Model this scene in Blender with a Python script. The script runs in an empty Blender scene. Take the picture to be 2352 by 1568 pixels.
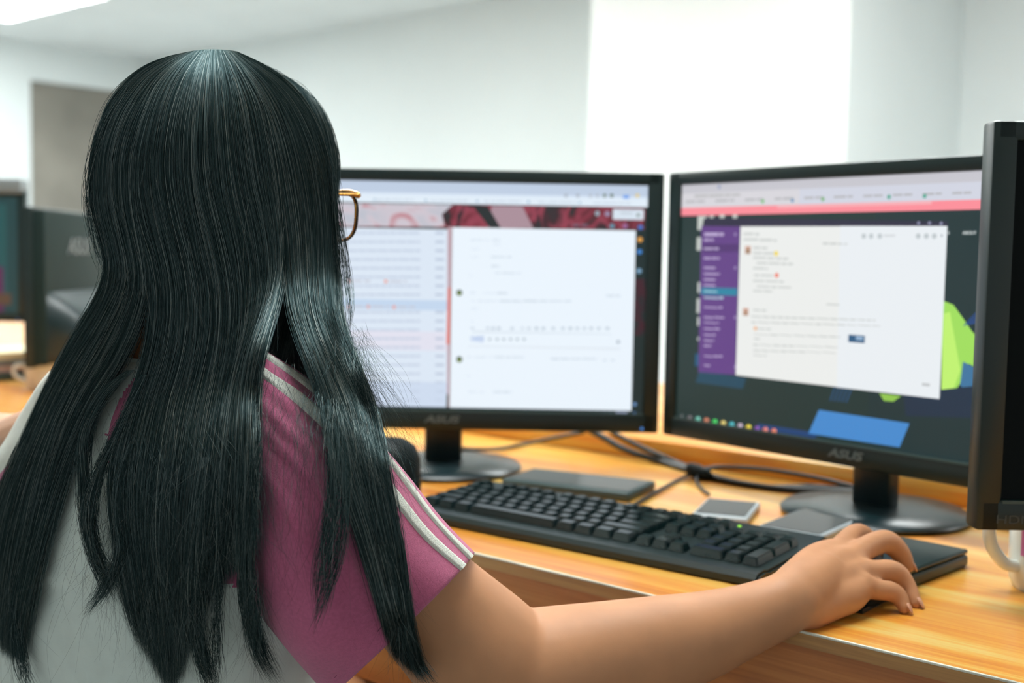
import bpy, bmesh, math, random
import numpy as np
from mathutils import Vector, Matrix
random.seed(7); rng = np.random.default_rng(7)
S = bpy.context.scene; COL = S.collection

# ---------------------------------------------------------------- camera
FPX = 2750.0; YAW = math.radians(41); PITCH = math.radians(4.03); ROLL = 0.018
rt = np.array([math.cos(YAW), math.sin(YAW), 0]); fw = np.array([-math.sin(YAW), math.cos(YAW), 0]); zz = np.array([0, 0, 1.0])
FF = fw*math.cos(PITCH) - zz*math.sin(PITCH); UU = fw*math.sin(PITCH) + zz*math.cos(PITCH)
RR = rt*math.cos(ROLL) + UU*math.sin(ROLL); U2 = UU*math.cos(ROLL) - rt*math.sin(ROLL)
CP = np.array([0, 0, 1.035])
cd = bpy.data.cameras.new('camera'); cam = bpy.data.objects.new('camera', cd); COL.objects.link(cam)
cd.sensor_width = 36; cd.lens = 36*FPX/2352; cd.clip_start = 0.02
cam.matrix_world = Matrix(((RR[0], U2[0], -FF[0], CP[0]), (RR[1], U2[1], -FF[1], CP[1]), (RR[2], U2[2], -FF[2], CP[2]), (0, 0, 0, 1)))
cd.dof.use_dof = True; cd.dof.focus_distance = 0.86; cd.dof.aperture_fstop = 5.2
S.camera = cam
# ---------------------------------------------------------------- world, exposure
w = bpy.data.worlds.new('world'); S.world = w; w.use_nodes = True
w.node_tree.nodes['Background'].inputs[0].default_value = (0.90, 0.97, 0.97, 1)
w.node_tree.nodes['Background'].inputs[1].default_value = 0.54
S.view_settings.view_transform = 'Standard'; S.view_settings.look = 'None'
S.view_settings.exposure = 0.0; S.view_settings.gamma = 1.0; S.view_settings.use_curve_mapping = False
LAMP = 21.0
S.cycles.use_denoising = True
S.cycles.max_bounces = 8

def ray(x, y): return RR*(x-1176)/FPX - U2*(y-784)/FPX + FF
def P(x, y, Z):
    d = ray(x, y); return CP + d*Z/d.dot(fw)
def H(x, y, h):
    d = ray(x, y); return CP + d*(h-CP[2])/d[2]
def W(X, h, Z): return CP + rt*X + fw*Z + zz*h
def plane_hit(x, y, o, n):
    d = ray(x, y); return CP + d*((o-CP).dot(n)/d.dot(n))

# ---------------------------------------------------------------- materials
def lin(c):
    c = c/255.0
    return c/12.92 if c <= 0.04045 else ((c+0.055)/1.055)**2.4
def rgb(c): return (lin(c[0]), lin(c[1]), lin(c[2]), 1)
def mat(name, c, rough=0.5, metal=0.0, noise=0.0, nscale=20, bump=0.0, bscale=200, spec=0.5, coat=0, sss=0, emit=None, estr=1.0, sheen=0):
    m = bpy.data.materials.new(name); m.use_nodes = True; nt = m.node_tree; b = nt.nodes['Principled BSDF']
    b.inputs['Base Color'].default_value = rgb(c); b.inputs['Roughness'].default_value = rough
    b.inputs['Metallic'].default_value = metal; b.inputs['Specular IOR Level'].default_value = spec
    b.inputs['Coat Weight'].default_value = coat; b.inputs['Sheen Weight'].default_value = sheen
    if sss:
        b.inputs['Subsurface Weight'].default_value = sss; b.inputs['Subsurface Radius'].default_value = (1, .35, .2)
        b.inputs['Subsurface Scale'].default_value = 0.008
    if emit:
        b.inputs['Emission Color'].default_value = rgb(emit); b.inputs['Emission Strength'].default_value = estr
    tc = nt.nodes.new('ShaderNodeTexCoord')
    n = nt.nodes.new('ShaderNodeTexNoise'); n.inputs['Scale'].default_value = nscale; n.inputs['Detail'].default_value = 5
    nt.links.new(tc.outputs['Object'], n.inputs['Vector'])
    r = nt.nodes.new('ShaderNodeValToRGB'); k = noise
    r.color_ramp.elements[0].position = .3; r.color_ramp.elements[1].position = .7
    a = rgb(c)
    r.color_ramp.elements[0].color = (a[0]*(1-k), a[1]*(1-k), a[2]*(1-k), 1); r.color_ramp.elements[1].color = (min(1, a[0]*(1+k)), min(1, a[1]*(1+k)), min(1, a[2]*(1+k)), 1)
    nt.links.new(n.outputs['Fac'], r.inputs['Fac']); nt.links.new(r.outputs['Color'], b.inputs['Base Color'])
    if bump:
        n2 = nt.nodes.new('ShaderNodeTexNoise'); n2.inputs['Scale'].default_value = bscale; n2.inputs['Detail'].default_value = 3
        nt.links.new(tc.outputs['Object'], n2.inputs['Vector'])
        bp = nt.nodes.new('ShaderNodeBump'); bp.inputs['Strength'].default_value = bump; bp.inputs['Distance'].default_value = 0.002
        nt.links.new(n2.outputs['Fac'], bp.inputs['Height']); nt.links.new(bp.outputs['Normal'], b.inputs['Normal'])
    return m
def emis(name, c, s=1.0):
    m = bpy.data.materials.new(name); m.use_nodes = True; nt = m.node_tree; b = nt.nodes['Principled BSDF']
    b.inputs['Base Color'].default_value = (.01, .012, .012, 1); b.inputs['Roughness'].default_value = .45
    b.inputs['Emission Color'].default_value = rgb(c); b.inputs['Emission Strength'].default_value = s
    return m
def wood(name, stops, sc=(0.7, 9, 9), rough=.32, coat=.3):
    m = bpy.data.materials.new(name); m.use_nodes = True; nt = m.node_tree; b = nt.nodes['Principled BSDF']
    tc = nt.nodes.new('ShaderNodeTexCoord'); mp = nt.nodes.new('ShaderNodeMapping'); mp.inputs['Scale'].default_value = sc
    n = nt.nodes.new('ShaderNodeTexNoise'); n.inputs['Scale'].default_value = 2.6; n.inputs['Detail'].default_value = 6; n.inputs['Roughness'].default_value = .6
    n.inputs['Distortion'].default_value = .6
    nt.links.new(tc.outputs['Object'], mp.inputs[0]); nt.links.new(mp.outputs[0], n.inputs['Vector'])
    mp2 = nt.nodes.new('ShaderNodeMapping'); mp2.inputs['Scale'].default_value = (sc[0]*4, sc[1]*14, sc[2]*14)
    n2 = nt.nodes.new('ShaderNodeTexNoise'); n2.inputs['Scale'].default_value = 3; n2.inputs['Detail'].default_value = 4
    nt.links.new(tc.outputs['Object'], mp2.inputs[0]); nt.links.new(mp2.outputs[0], n2.inputs['Vector'])
    mx = nt.nodes.new('ShaderNodeMix'); mx.inputs[0].default_value = .28
    nt.links.new(n.outputs['Fac'], mx.inputs[2]); nt.links.new(n2.outputs['Fac'], mx.inputs[3])
    r = nt.nodes.new('ShaderNodeValToRGB'); e = r.color_ramp.elements
    e[0].position = stops[0][0]; e[0].color = rgb(stops[0][1]); e[1].position = stops[-1][0]; e[1].color = rgb(stops[-1][1])
    for p, c in stops[1:-1]:
        q = e.new(p); q.color = rgb(c)
    nt.links.new(mx.outputs[0], r.inputs['Fac']); nt.links.new(r.outputs['Color'], b.inputs['Base Color'])
    b.inputs['Roughness'].default_value = rough; b.inputs['Coat Weight'].default_value = coat; b.inputs['Coat Roughness'].default_value = .25
    return m

M = {}
M['wall'] = mat('wall_paint', (234, 240, 240), .9, noise=.02, nscale=1.5)
M['ceil'] = mat('ceiling_paint', (234, 238, 238), .95, noise=.03, nscale=2)
M['floor'] = mat('floor_tile', (170, 172, 170), .5, noise=.08)
M['door'] = mat('brown_door_panel', (140, 135, 126), .6, noise=.2, nscale=2.2)
M['wood'] = wood('desk_laminate', [(.34, (190, 108, 30)), (.45, (214, 136, 46)), (.55, (222, 162, 66)), (.68, (218, 194, 114))])
M['edge'] = wood('desk_edge_band', [(.35, (150, 105, 60)), (.5, (190, 140, 80)), (.7, (214, 170, 105))], rough=.35)
M['apron'] = wood('desk_apron_laminate', [(.35, (168, 98, 46)), (.5, (196, 122, 60)), (.7, (216, 146, 78))], rough=.4)
M['black'] = mat('black_plastic', (18, 36, 36), .38, noise=.1, bump=.05, bscale=900)
M['blackmatte'] = mat('matte_black_plastic', (12, 26, 27), .55, noise=.1, bump=.1, bscale=1200, spec=.25)
M['bezel'] = mat('dark_bezel_plastic', (14, 34, 33), .36, noise=.05)
M['gloss'] = mat('glossy_black_base', (16, 36, 40), .30, noise=.1, spec=.45)
M['key'] = mat('key_plastic', (16, 36, 37), .2, noise=.1)
M['silver'] = mat('pale_silver_rim', (178, 188, 192), .35)
M['glass'] = mat('black_glass', (10, 16, 17), .10, spec=.06)
M['white'] = mat('white_ceramic', (226, 230, 222), .25, coat=.4)
M['pinkstripe'] = mat('pink_glaze', (205, 110, 165), .3)
M['cable'] = mat('black_cable_rubber', (18, 28, 29), .42)
M['logo'] = mat('grey_logo_print', (92, 104, 104), .4)
M['skin'] = mat('skin', (190, 137, 99), .5, noise=.10, nscale=22, bump=.05, bscale=1600, sss=.05, spec=.35)
M['shirtw'] = mat('white_jersey', (214, 226, 220), .9, noise=.04, nscale=60, bump=.3, bscale=1500, sheen=.2)
M['shirtp'] = mat('mauve_pink_jersey', (188, 94, 132), .85, noise=.1, nscale=400, bump=.35, bscale=1600, sheen=.25)
M['rib'] = mat('white_twill_tape', (226, 230, 220), .85, noise=.05, nscale=300, bump=.7, bscale=1500)
M['thread'] = mat('mauve_thread', (110, 45, 80), .8)
M['shorts'] = mat('charcoal_cloth', (48, 54, 56), .9, noise=.1)
M['gold'] = mat('gold_metal', (214, 160, 84), .22, metal=.9)
M['tort'] = mat('dark_brown_acetate', (48, 36, 26), .2)
M['grey'] = mat('grey_plastic', (120, 130, 134), .45)
M['chair'] = mat('chair_fabric', (40, 46, 50), .9)
M['lampframe'] = mat('lamp_frame_white', (225, 228, 228), .5)

# ---------------------------------------------------------------- helpers
def link(o, parent=None):
    COL.objects.link(o)
    if parent: o.parent = parent
    return o
def mesh_obj(name, verts, faces, mats, parent=None, smooth=False, mi=None):
    me = bpy.data.meshes.new(name); me.from_pydata([tuple(map(float, v)) for v in verts], [], faces)
    for m in (mats if isinstance(mats, list) else [mats]): me.materials.append(m)
    if smooth: me.polygons.foreach_set('use_smooth', [True]*len(me.polygons))
    if mi: me.polygons.foreach_set('material_index', mi)
    me.update()
    return link(bpy.data.objects.new(name, me), parent)
def bm_obj(name, bm, mats, parent=None, smooth=False):
    me = bpy.data.meshes.new(name); bm.normal_update(); bm.to_mesh(me); bm.free()
    for m in (mats if isinstance(mats, list) else [mats]): me.materials.append(m)
    if smooth:
        me.polygons.foreach_set('use_smooth', [True]*len(me.polygons))
        try: me.set_sharp_from_angle(angle=math.radians(40))
        except Exception: pass
    return link(bpy.data.objects.new(name, me), parent)
def thing(name, label, cat, loc=(0, 0, 0), rz=0, group=None):
    o = bpy.data.objects.new(name, None); COL.objects.link(o); o.location = loc; o.rotation_euler = (0, 0, rz)
    o.empty_display_size = .05; return tag(o, label, cat, group)
def tag(o, label, cat, group=None):
    o['label'] = label; o['category'] = cat
    if group: o['group'] = group
    return o
def struct(o): o['kind'] = 'structure'; return o
def add_box(bm, x0, x1, y0, y1, z0, z1, bev=0, seg=2, mi=0):
    r = bmesh.ops.create_cube(bm, size=1); vs = r['verts']
    for v in vs: v.co = Vector(((x0+x1)/2+v.co.x*(x1-x0), (y0+y1)/2+v.co.y*(y1-y0), (z0+z1)/2+v.co.z*(z1-z0)))
    fs = set(f for v in vs for f in v.link_faces)
    for f in fs: f.material_index = mi
    if bev:
        es = set(e for v in vs for e in v.link_edges)
        bmesh.ops.bevel(bm, geom=list(es), offset=bev, segments=seg, profile=.5, affect='EDGES')
def box(name, x0, x1, y0, y1, z0, z1, m, parent=None, bev=0, seg=2):
    bm = bmesh.new(); add_box(bm, x0, x1, y0, y1, z0, z1, bev, seg); return bm_obj(name, bm, m, parent, smooth=bev > 0)
def lathe(name, prof, m, parent=None, seg=64, loc=(0, 0, 0), smooth=True):
    vs, fs = [], []
    for r, z in prof:
        for k in range(seg):
            a = 2*math.pi*k/seg; vs.append((loc[0]+r*math.cos(a), loc[1]+r*math.sin(a), loc[2]+z))
    for i in range(len(prof)-1):
        for k in range(seg):
            k2 = (k+1) % seg; fs.append((i*seg+k, i*seg+k2, (i+1)*seg+k2, (i+1)*seg+k))
    bm = bmesh.new(); bv = [bm.verts.new(v) for v in vs]
    for f in fs: bm.faces.new([bv[i] for i in f])
    bm.faces.new([bv[k] for k in reversed(range(seg))]); bm.faces.new([bv[(len(prof)-1)*seg+k] for k in range(seg)])
    bmesh.ops.remove_doubles(bm, verts=bm.verts, dist=1e-6)
    bmesh.ops.recalc_face_normals(bm, faces=bm.faces)
    return bm_obj(name, bm, m, parent, smooth)
def catmull(pts, n):
    pts = np.array(pts, float); k = len(pts)
    ext = np.vstack([2*pts[0]-pts[1], pts, 2*pts[-1]-pts[-2]])
    t = np.linspace(0, k-1-1e-9, n); i = t.astype(int); u = (t-i)[:, None]
    p0, p1, p2, p3 = ext[i], ext[i+1], ext[i+2], ext[i+3]
    return .5*((2*p1)+(-p0+p2)*u+(2*p0-5*p1+4*p2-p3)*u*u+(-p0+3*p1-3*p2+p3)*u**3)
def resample(p, n):
    d = np.r_[0, np.cumsum(np.linalg.norm(np.diff(p[:, :3], axis=0), axis=1))]
    t = np.linspace(0, d[-1], n); return np.stack([np.interp(t, d, p[:, j]) for j in range(p.shape[1])], 1)
def tube_data(pts, rad, seg=12, n=None, caps=True, flat=1.0, fdir=None):
    """tapered tube through pts with rounded ends -> verts, faces"""
    a = np.hstack([np.array(pts, float), np.array(rad, float).reshape(-1, 1)])
    n = n or max(6, len(pts)*6)
    c = resample(catmull(a, n*3), n); p = c[:, :3]; r = np.maximum(c[:, 3], 1e-5)
    if caps:
        t0 = p[0]-p[1]; t0 /= np.linalg.norm(t0); t1 = p[-1]-p[-2]; t1 /= np.linalg.norm(t1)
        A, B, RA, RB = [], [], [], []
        for s in (.999, .92, .75, .5, .25):
            A.append(p[0]+t0*r[0]*s); RA.append(r[0]*math.sqrt(1-s*s))
            B.append(p[-1]+t1*r[-1]*s); RB.append(r[-1]*math.sqrt(1-s*s))
        p = np.vstack([A, p, B[::-1]]); r = np.r_[RA, r, RB[::-1]]
    n = len(p); T = np.gradient(p, axis=0); T /= np.linalg.norm(T, axis=1)[:, None]
    ref = np.array(fdir if fdir is not None else ((0, 0, 1) if abs(T[0][2]) < .9 else (1, 0, 0)), float)
    V = []; N = ref-T[0]*ref.dot(T[0]); N /= np.linalg.norm(N)
    for i in range(n):
        N = N-T[i]*N.dot(T[i]); N /= np.linalg.norm(N); Bn = np.cross(T[i], N)
        for k in range(seg):
            an = 2*math.pi*k/seg; V.append(p[i]+(N*math.cos(an)*flat+Bn*math.sin(an))*r[i])
    Fc = [(i*seg+k, i*seg+(k+1) % seg, (i+1)*seg+(k+1) % seg, (i+1)*seg+k) for i in range(n-1) for k in range(seg)]
    Fc += [tuple(reversed(range(seg))), tuple((n-1)*seg+k for k in range(seg))]
    return V, Fc
def tube(name, pts, rad, m, parent=None, **k):
    if np.isscalar(rad): rad = [rad]*len(pts)
    V, Fc = tube_data(pts, rad, **k); return mesh_obj(name, V, Fc, m, parent, True)
def join_data(L):
    V, Fc = [], []
    for v, f in L:
        o = len(V); V += list(v); Fc += [tuple(i+o for i in q) for q in f]
    return V, Fc
def text_mesh(name, s, size, m, parent, loc, rot=(0, 0, 0), shear=0, depth=.0003, sx=1.0, align='CENTER', bold=0):
    cu = bpy.data.curves.new('tmp_text', 'FONT'); cu.body = s; cu.size = size; cu.shear = shear; cu.extrude = depth
    cu.align_x = align; cu.align_y = 'CENTER'; cu.offset = bold
    o = bpy.data.objects.new('tmp_text', cu); COL.objects.link(o)
    dg = bpy.context.evaluated_depsgraph_get(); me = bpy.data.meshes.new_from_object(o.evaluated_get(dg))
    bpy.data.objects.remove(o); me.materials.clear(); me.materials.append(m)
    for v in me.vertices: v.co.x *= sx
    ob = link(bpy.data.objects.new(name, me), parent); ob.location = loc; ob.rotation_euler = rot
    return ob

# ================================================================= ROOM
XL, YB, ZC = -8.28, 5.17, 2.5
struct(box('floor', XL-.2, 3.5, -4.5, YB+.2, -.1, 0, M['floor']))
struct(box('ceiling', XL-.2, 3.5, -4.5, YB+.2, ZC, ZC+.1, M['ceil']))
struct(box('wall_back', XL-.2, 3.5, YB, YB+.2, 0, ZC, M['wall']))
# left wall with an opening for the door
bm = bmesh.new()
add_box(bm, XL-.2, XL, -4.5, 4.245, 0, ZC); add_box(bm, XL-.2, XL, 5.0, YB, 0, ZC); add_box(bm, XL-.2, XL, 4.245, 5.0, 2.235, ZC)
struct(bm_obj('wall_left', bm, M['wall']))
d = struct(box('door_1', XL-.10, XL-.05, 4.245, 5.0, 0.0, 2.235, M['door']))
hd = tube('door_handle', [(XL-.04, 4.35, 1.0), (XL-.005, 4.35, 1.0), (XL-.005, 4.46, 1.0)], .009, M['silver'], d)
struct(box('pillar_1', -3.145, -1.97, 4.09, YB, 0, ZC, M['wall']))   # square pillar
struct(box('baseboard_back', XL, 3.5, YB-.012, YB, 0, .08, M['lampframe']))

# ceiling lamps
def ceiling_lamp(x, y, label):
    t = thing('ceiling_light', label, 'lamp', (x, y, ZC), 0)
    bm = bmesh.new()
    for a in ((-.62, .62, -.32, -.29), (-.62, .62, .29, .32), (-.62, -.59, -.29, .29), (.59, .62, -.29, .29)):
        add_box(bm, a[0], a[1], a[2], a[3], -.03, 0)
    bm_obj('frame', bm, M['lampframe'], t)
    df = box('diffuser', -.59, .59, -.29, .29, -.022, -.002, LM, t)
LM = emis('lamp_diffuser', (246, 251, 250), LAMP)
ceiling_lamp(-6.92, 3.42, 'white recessed panel lamp glowing in the ceiling at upper left')
spots = [(-4.2, 3.0, 'over the gap between the pillar and the door wall'), (-1.2, 2.9, 'in front of the square pillar'), (-.95, .98, 'right over the keyboard'), (-2.9, 1.9, 'over the raised desk left of the pillar'), (-4.6, 1.2, 'over the far left desk'), (1.2, 3.3, 'beyond the right end of the desk, unseen, placed to light the pillar side'), (-6.6, 1.2, 'over the far aisle by the door wall')]  # right-end lamp is unseen, placed to light the pillar side and right wall
for x, y, w_ in spots: ceiling_lamp(x, y, 'white ceiling panel lamp '+w_)

# ================================================================= DESKS
DZ = .74; EY = .867; LY = 1.455
desk = thing('desk', 'long orange wood-grain office desk holding the keyboard and the monitors', 'desk', (-1.8, EY, 0))
def dbox(n, x0, x1, y0, y1, z0, z1, m, bev=0, par=None): return box(n, x0+1.8, x1+1.8, y0-EY, y1-EY, z0, z1, m, par or desk, bev)
dbox('desktop', -4.6, .9, EY+.001, LY, DZ-.0125, DZ, M['wood'])
dbox('edge_band', -4.6, .9, EY-.001, EY+.001, DZ-.0125, DZ-.0012, M['edge'])
M['trim'] = mat('worn_edge_highlight', (222, 222, 206), .3, noise=.35, nscale=16)  # pale worn edge, with the edge's highlight line put into its colour
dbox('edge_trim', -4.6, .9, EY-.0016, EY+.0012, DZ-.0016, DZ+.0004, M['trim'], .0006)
apr = dbox('apron', -4.6, .9, EY+.002, EY+.020, DZ-.17, DZ-.0125, M['apron'])
for x in (-4.5, -2.6, .75): dbox('side_panel', x, x+.03, EY+.05, LY-.02, 0, DZ-.0125, M['apron'])
od = thing('raised_back_desk', 'orange wooden desk section behind the monitors, standing slightly higher', 'desk', (-1.8, LY, 0))
def obx(n, x0, x1, y0, y1, z0, z1, m, bev=0): return box(n, x0+1.8, x1+1.8, y0-LY, y1-LY, z0, z1, m, od, bev)
obx('desktop', -4.6, .9, LY+.001, LY+.70, DZ, DZ+.03, M['wood'], .002)
obx('back_panel', -4.6, .9, LY+.02, LY+.04, 0, DZ, M['apron'])
for x in (-4.5, -2.6, .75): obx('side_panel', x, x+.03, LY+.05, LY+.68, 0, DZ, M['apron'])

# ================================================================= MONITORS
BW, BH = .58, .345
def monitor(label, front_center_cam, yaw_cam_dir, screen_builder=None, logo='ASUS', left_text=None, zbot=DZ+.0635, base=True, tilt=0.0, group='black desktop monitors on the desk'):
    """front_center_cam = (X, Z) of the panel's front centre; yaw_cam_dir=(a,b) panel direction in the horizontal plane"""
    a, b = yaw_cam_dir; dx = rt*a + fw*b; ang = math.atan2(dx[1], dx[0])
    c = rt*front_center_cam[0] + fw*front_center_cam[1]
    nb = np.array([-math.sin(ang), math.cos(ang), 0])     # backwards
    bc = c + nb*.062
    t = thing('monitor', label, 'monitor', (bc[0], bc[1], DZ), ang)
    z0 = zbot-DZ; fy = -.062
    # casing: bezel frame with recessed panel + bulged back
    bm = bmesh.new()
    bs, bt, bb = .0215, .0165, .0265
    add_box(bm, -BW/2, -BW/2+bs, fy, fy+.024, z0, z0+BH, .003); add_box(bm, BW/2-bs, BW/2, fy, fy+.024, z0, z0+BH, .003)
    add_box(bm, -BW/2+.003, BW/2-.003, fy, fy+.024, z0+BH-bt, z0+BH, .003); add_box(bm, -BW/2+.003, BW/2-.003, fy, fy+.024, z0, z0+bb, .003)
    bm_obj('bezel', bm, M['bezel'], t, True)
    bm = bmesh.new()
    add_box(bm, -BW/2+.004, BW/2-.004, fy+.012, fy+.034, z0+.003, z0+BH-.003, .006)
    add_box(bm, -BW/2+.09, BW/2-.09, fy+.030, fy+.052, z0+.05, z0+BH-.06, .012)
    bm_obj('rear_housing', bm, M['blackmatte'], t, True)
    sx0, sx1, sz0, sz1 = -BW/2+bs-.001, BW/2-bs+.001, z0+bb-.001, z0+BH-bt+.001
    # screen local frame
    o = np.array([bc[0], bc[1], DZ]); xa = np.array([math.cos(ang), math.sin(ang), 0]); 
    def px(x, y):
        h = plane_hit(x, y, o - nb*(.062-.0035), nb); l = h-o; return l.dot(xa), l[2]
    if screen_builder: screen_builder(t, (sx0, sx1, sz0, sz1), px, fy+.0035)
    else: box('screen', sx0, sx1, fy+.004, fy+.008, sz0, sz1, M['glass'], t)
    # lower lip line
    box('lip', -BW/2+bs, BW/2-bs, fy-.0012, fy+.002, z0+bb-.003, z0+bb-.0005, M['grey2'], t)
    if logo:
        text_mesh('logo', logo, .0135, M['logo'], t, (0, fy-.0004, z0+.0135), (math.pi/2, 0, 0), shear=.25, sx=1.45, bold=.0004)
    if left_text:
        text_mesh('port_mark', left_text, .0105, M['logo2'], t, (-BW/2+.0165, fy-.0004, z0+.0095), (math.pi/2, 0, 0), sx=1.35, align='LEFT')
    lathe('led', [(.0018, 0), (.0018, .001)], M['led'], t, 12).matrix_local = Matrix.Translation((BW/2-.022, fy+.0002, z0+.006)) @ Matrix.Rotation(math.pi/2, 4, 'X')
    # neck + base
    bm = bmesh.new()
    add_box(bm, -.026, .026, -.012, .012, .008, z0+.14, .006)
    bm_obj('stand_neck', bm, M['gloss'], t, True)
    lathe('stand_base', [(.0, 0), (.104, 0), (.108, .002), (.109, .005), (.105, .009), (.06, .013), (.0, .0145)], M['gloss'], t, 96)
    return t
M['grey2'] = mat('dark_lip_plastic', (58, 78, 78), .4)
M['logo2'] = mat('dim_logo_print', (58, 66, 66), .4)
M['led'] = emis('blue_led', (70, 150, 235), 1.0)

class Scr:
    """flat picture elements on one screen mesh: each layer a hair in front of the last"""
    def __init__(s, px, y): s.V = []; s.F = []; s.mi = []; s.ms = []; s.px = px; s.y = y; s.k = 0
    def m(s, c, st):
        key = (tuple(c), st)
        for i, (kk, mm) in enumerate(s.ms):
            if kk == key: return i
        s.ms.append((key, c if isinstance(c, bpy.types.Material) else emis('screen_light', c, st))); return len(s.ms)-1
    def poly(s, pts, c, st=1.0, local=False, mt=None, dk=1):
        s.k += dk
        y = s.y - s.k*4e-6
        o = len(s.V)
        for p in pts:
            q = p if local else s.px(*p); s.V.append((q[0], y, q[1]))
        s.F.append(tuple(range(o, o+len(pts))))
        if mt is not None:
            s.ms.append((('mt', mt.name), mt)); s.mi.append(len(s.ms)-1)
        else: s.mi.append(s.m(c, st))
    def rect(s, tl, br, c, st=1.0, mt=None, dk=1):
        a = s.px(*tl); b = s.px(*br); s.poly([(a[0], a[1]), (b[0], a[1]), (b[0], b[1]), (a[0], b[1])], c, st, True, mt, dk)
    def lrect(s, x0, x1, z0, z1, c, st=1.0, mt=None, dk=1): s.poly([(x0, z1), (x1, z1), (x1, z0), (x0, z0)], c, st, True, mt, dk)
    def disc(s, p, r, c, st=1.0, dk=0):
        q = s.px(*p); s.poly([(q[0]+r*math.cos(a*math.pi/6), q[1]+r*math.sin(a*math.pi/6)) for a in range(12)], c, st, True, dk=dk)
    def line(s, x, y, wpx, hpx, c, st=1.0, dk=0): s.rect((x, y-hpx/2), (x+wpx, y+hpx/2), c, st, dk=dk)
    def words(s, x, y, wpx, hpx, c, st=1.0, gap=5, slope=0):
        """row of word-like dashes"""
        e = x+wpx; cx = x
        while cx < e:
            wl = random.uniform(10, 34); wl = min(wl, e-cx)
            s.line(cx, y+(cx-x)*slope, wl, hpx, c, st, dk=0); cx += wl+gap
    def build(s, t):
        o = mesh_obj('screen', s.V, s.F, [m for _, m in s.ms], t, mi=s.mi)
        for p in o.data.polygons:
            pass
        return o
def wallpaper(name, stops, sc, seed, st=1.0, dist=2.0):
    m = bpy.data.materials.new(name); m.use_nodes = True; nt = m.node_tree; b = nt.nodes['Principled BSDF']
    tc = nt.nodes.new('ShaderNodeTexCoord'); mp = nt.nodes.new('ShaderNodeMapping'); mp.inputs['Scale'].default_value = sc; mp.inputs['Location'].default_value = (seed, seed*.37, seed*.11)
    n = nt.nodes.new('ShaderNodeTexNoise'); n.inputs['Scale'].default_value = 1; n.inputs['Detail'].default_value = 2; n.inputs['Distortion'].default_value = dist
    nt.links.new(tc.outputs['Object'], mp.inputs[0]); nt.links.new(mp.outputs[0], n.inputs['Vector'])
    r = nt.nodes.new('ShaderNodeValToRGB'); e = r.color_ramp.elements
    e[0].position = stops[0][0]; e[0].color = rgb(stops[0][1]); e[1].position = stops[-1][0]; e[1].color = rgb(stops[-1][1])
    for p, c in stops[1:-1]: q = e.new(p); q.color = rgb(c)
    nt.links.new(n.outputs['Fac'], r.inputs['Fac']); nt.links.new(r.outputs['Color'], b.inputs['Emission Color'])
    b.inputs['Base Color'].default_value = (.01, .012, .012, 1); b.inputs['Emission Strength'].default_value = st; b.inputs['Roughness'].default_value = .45
    return m

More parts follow.
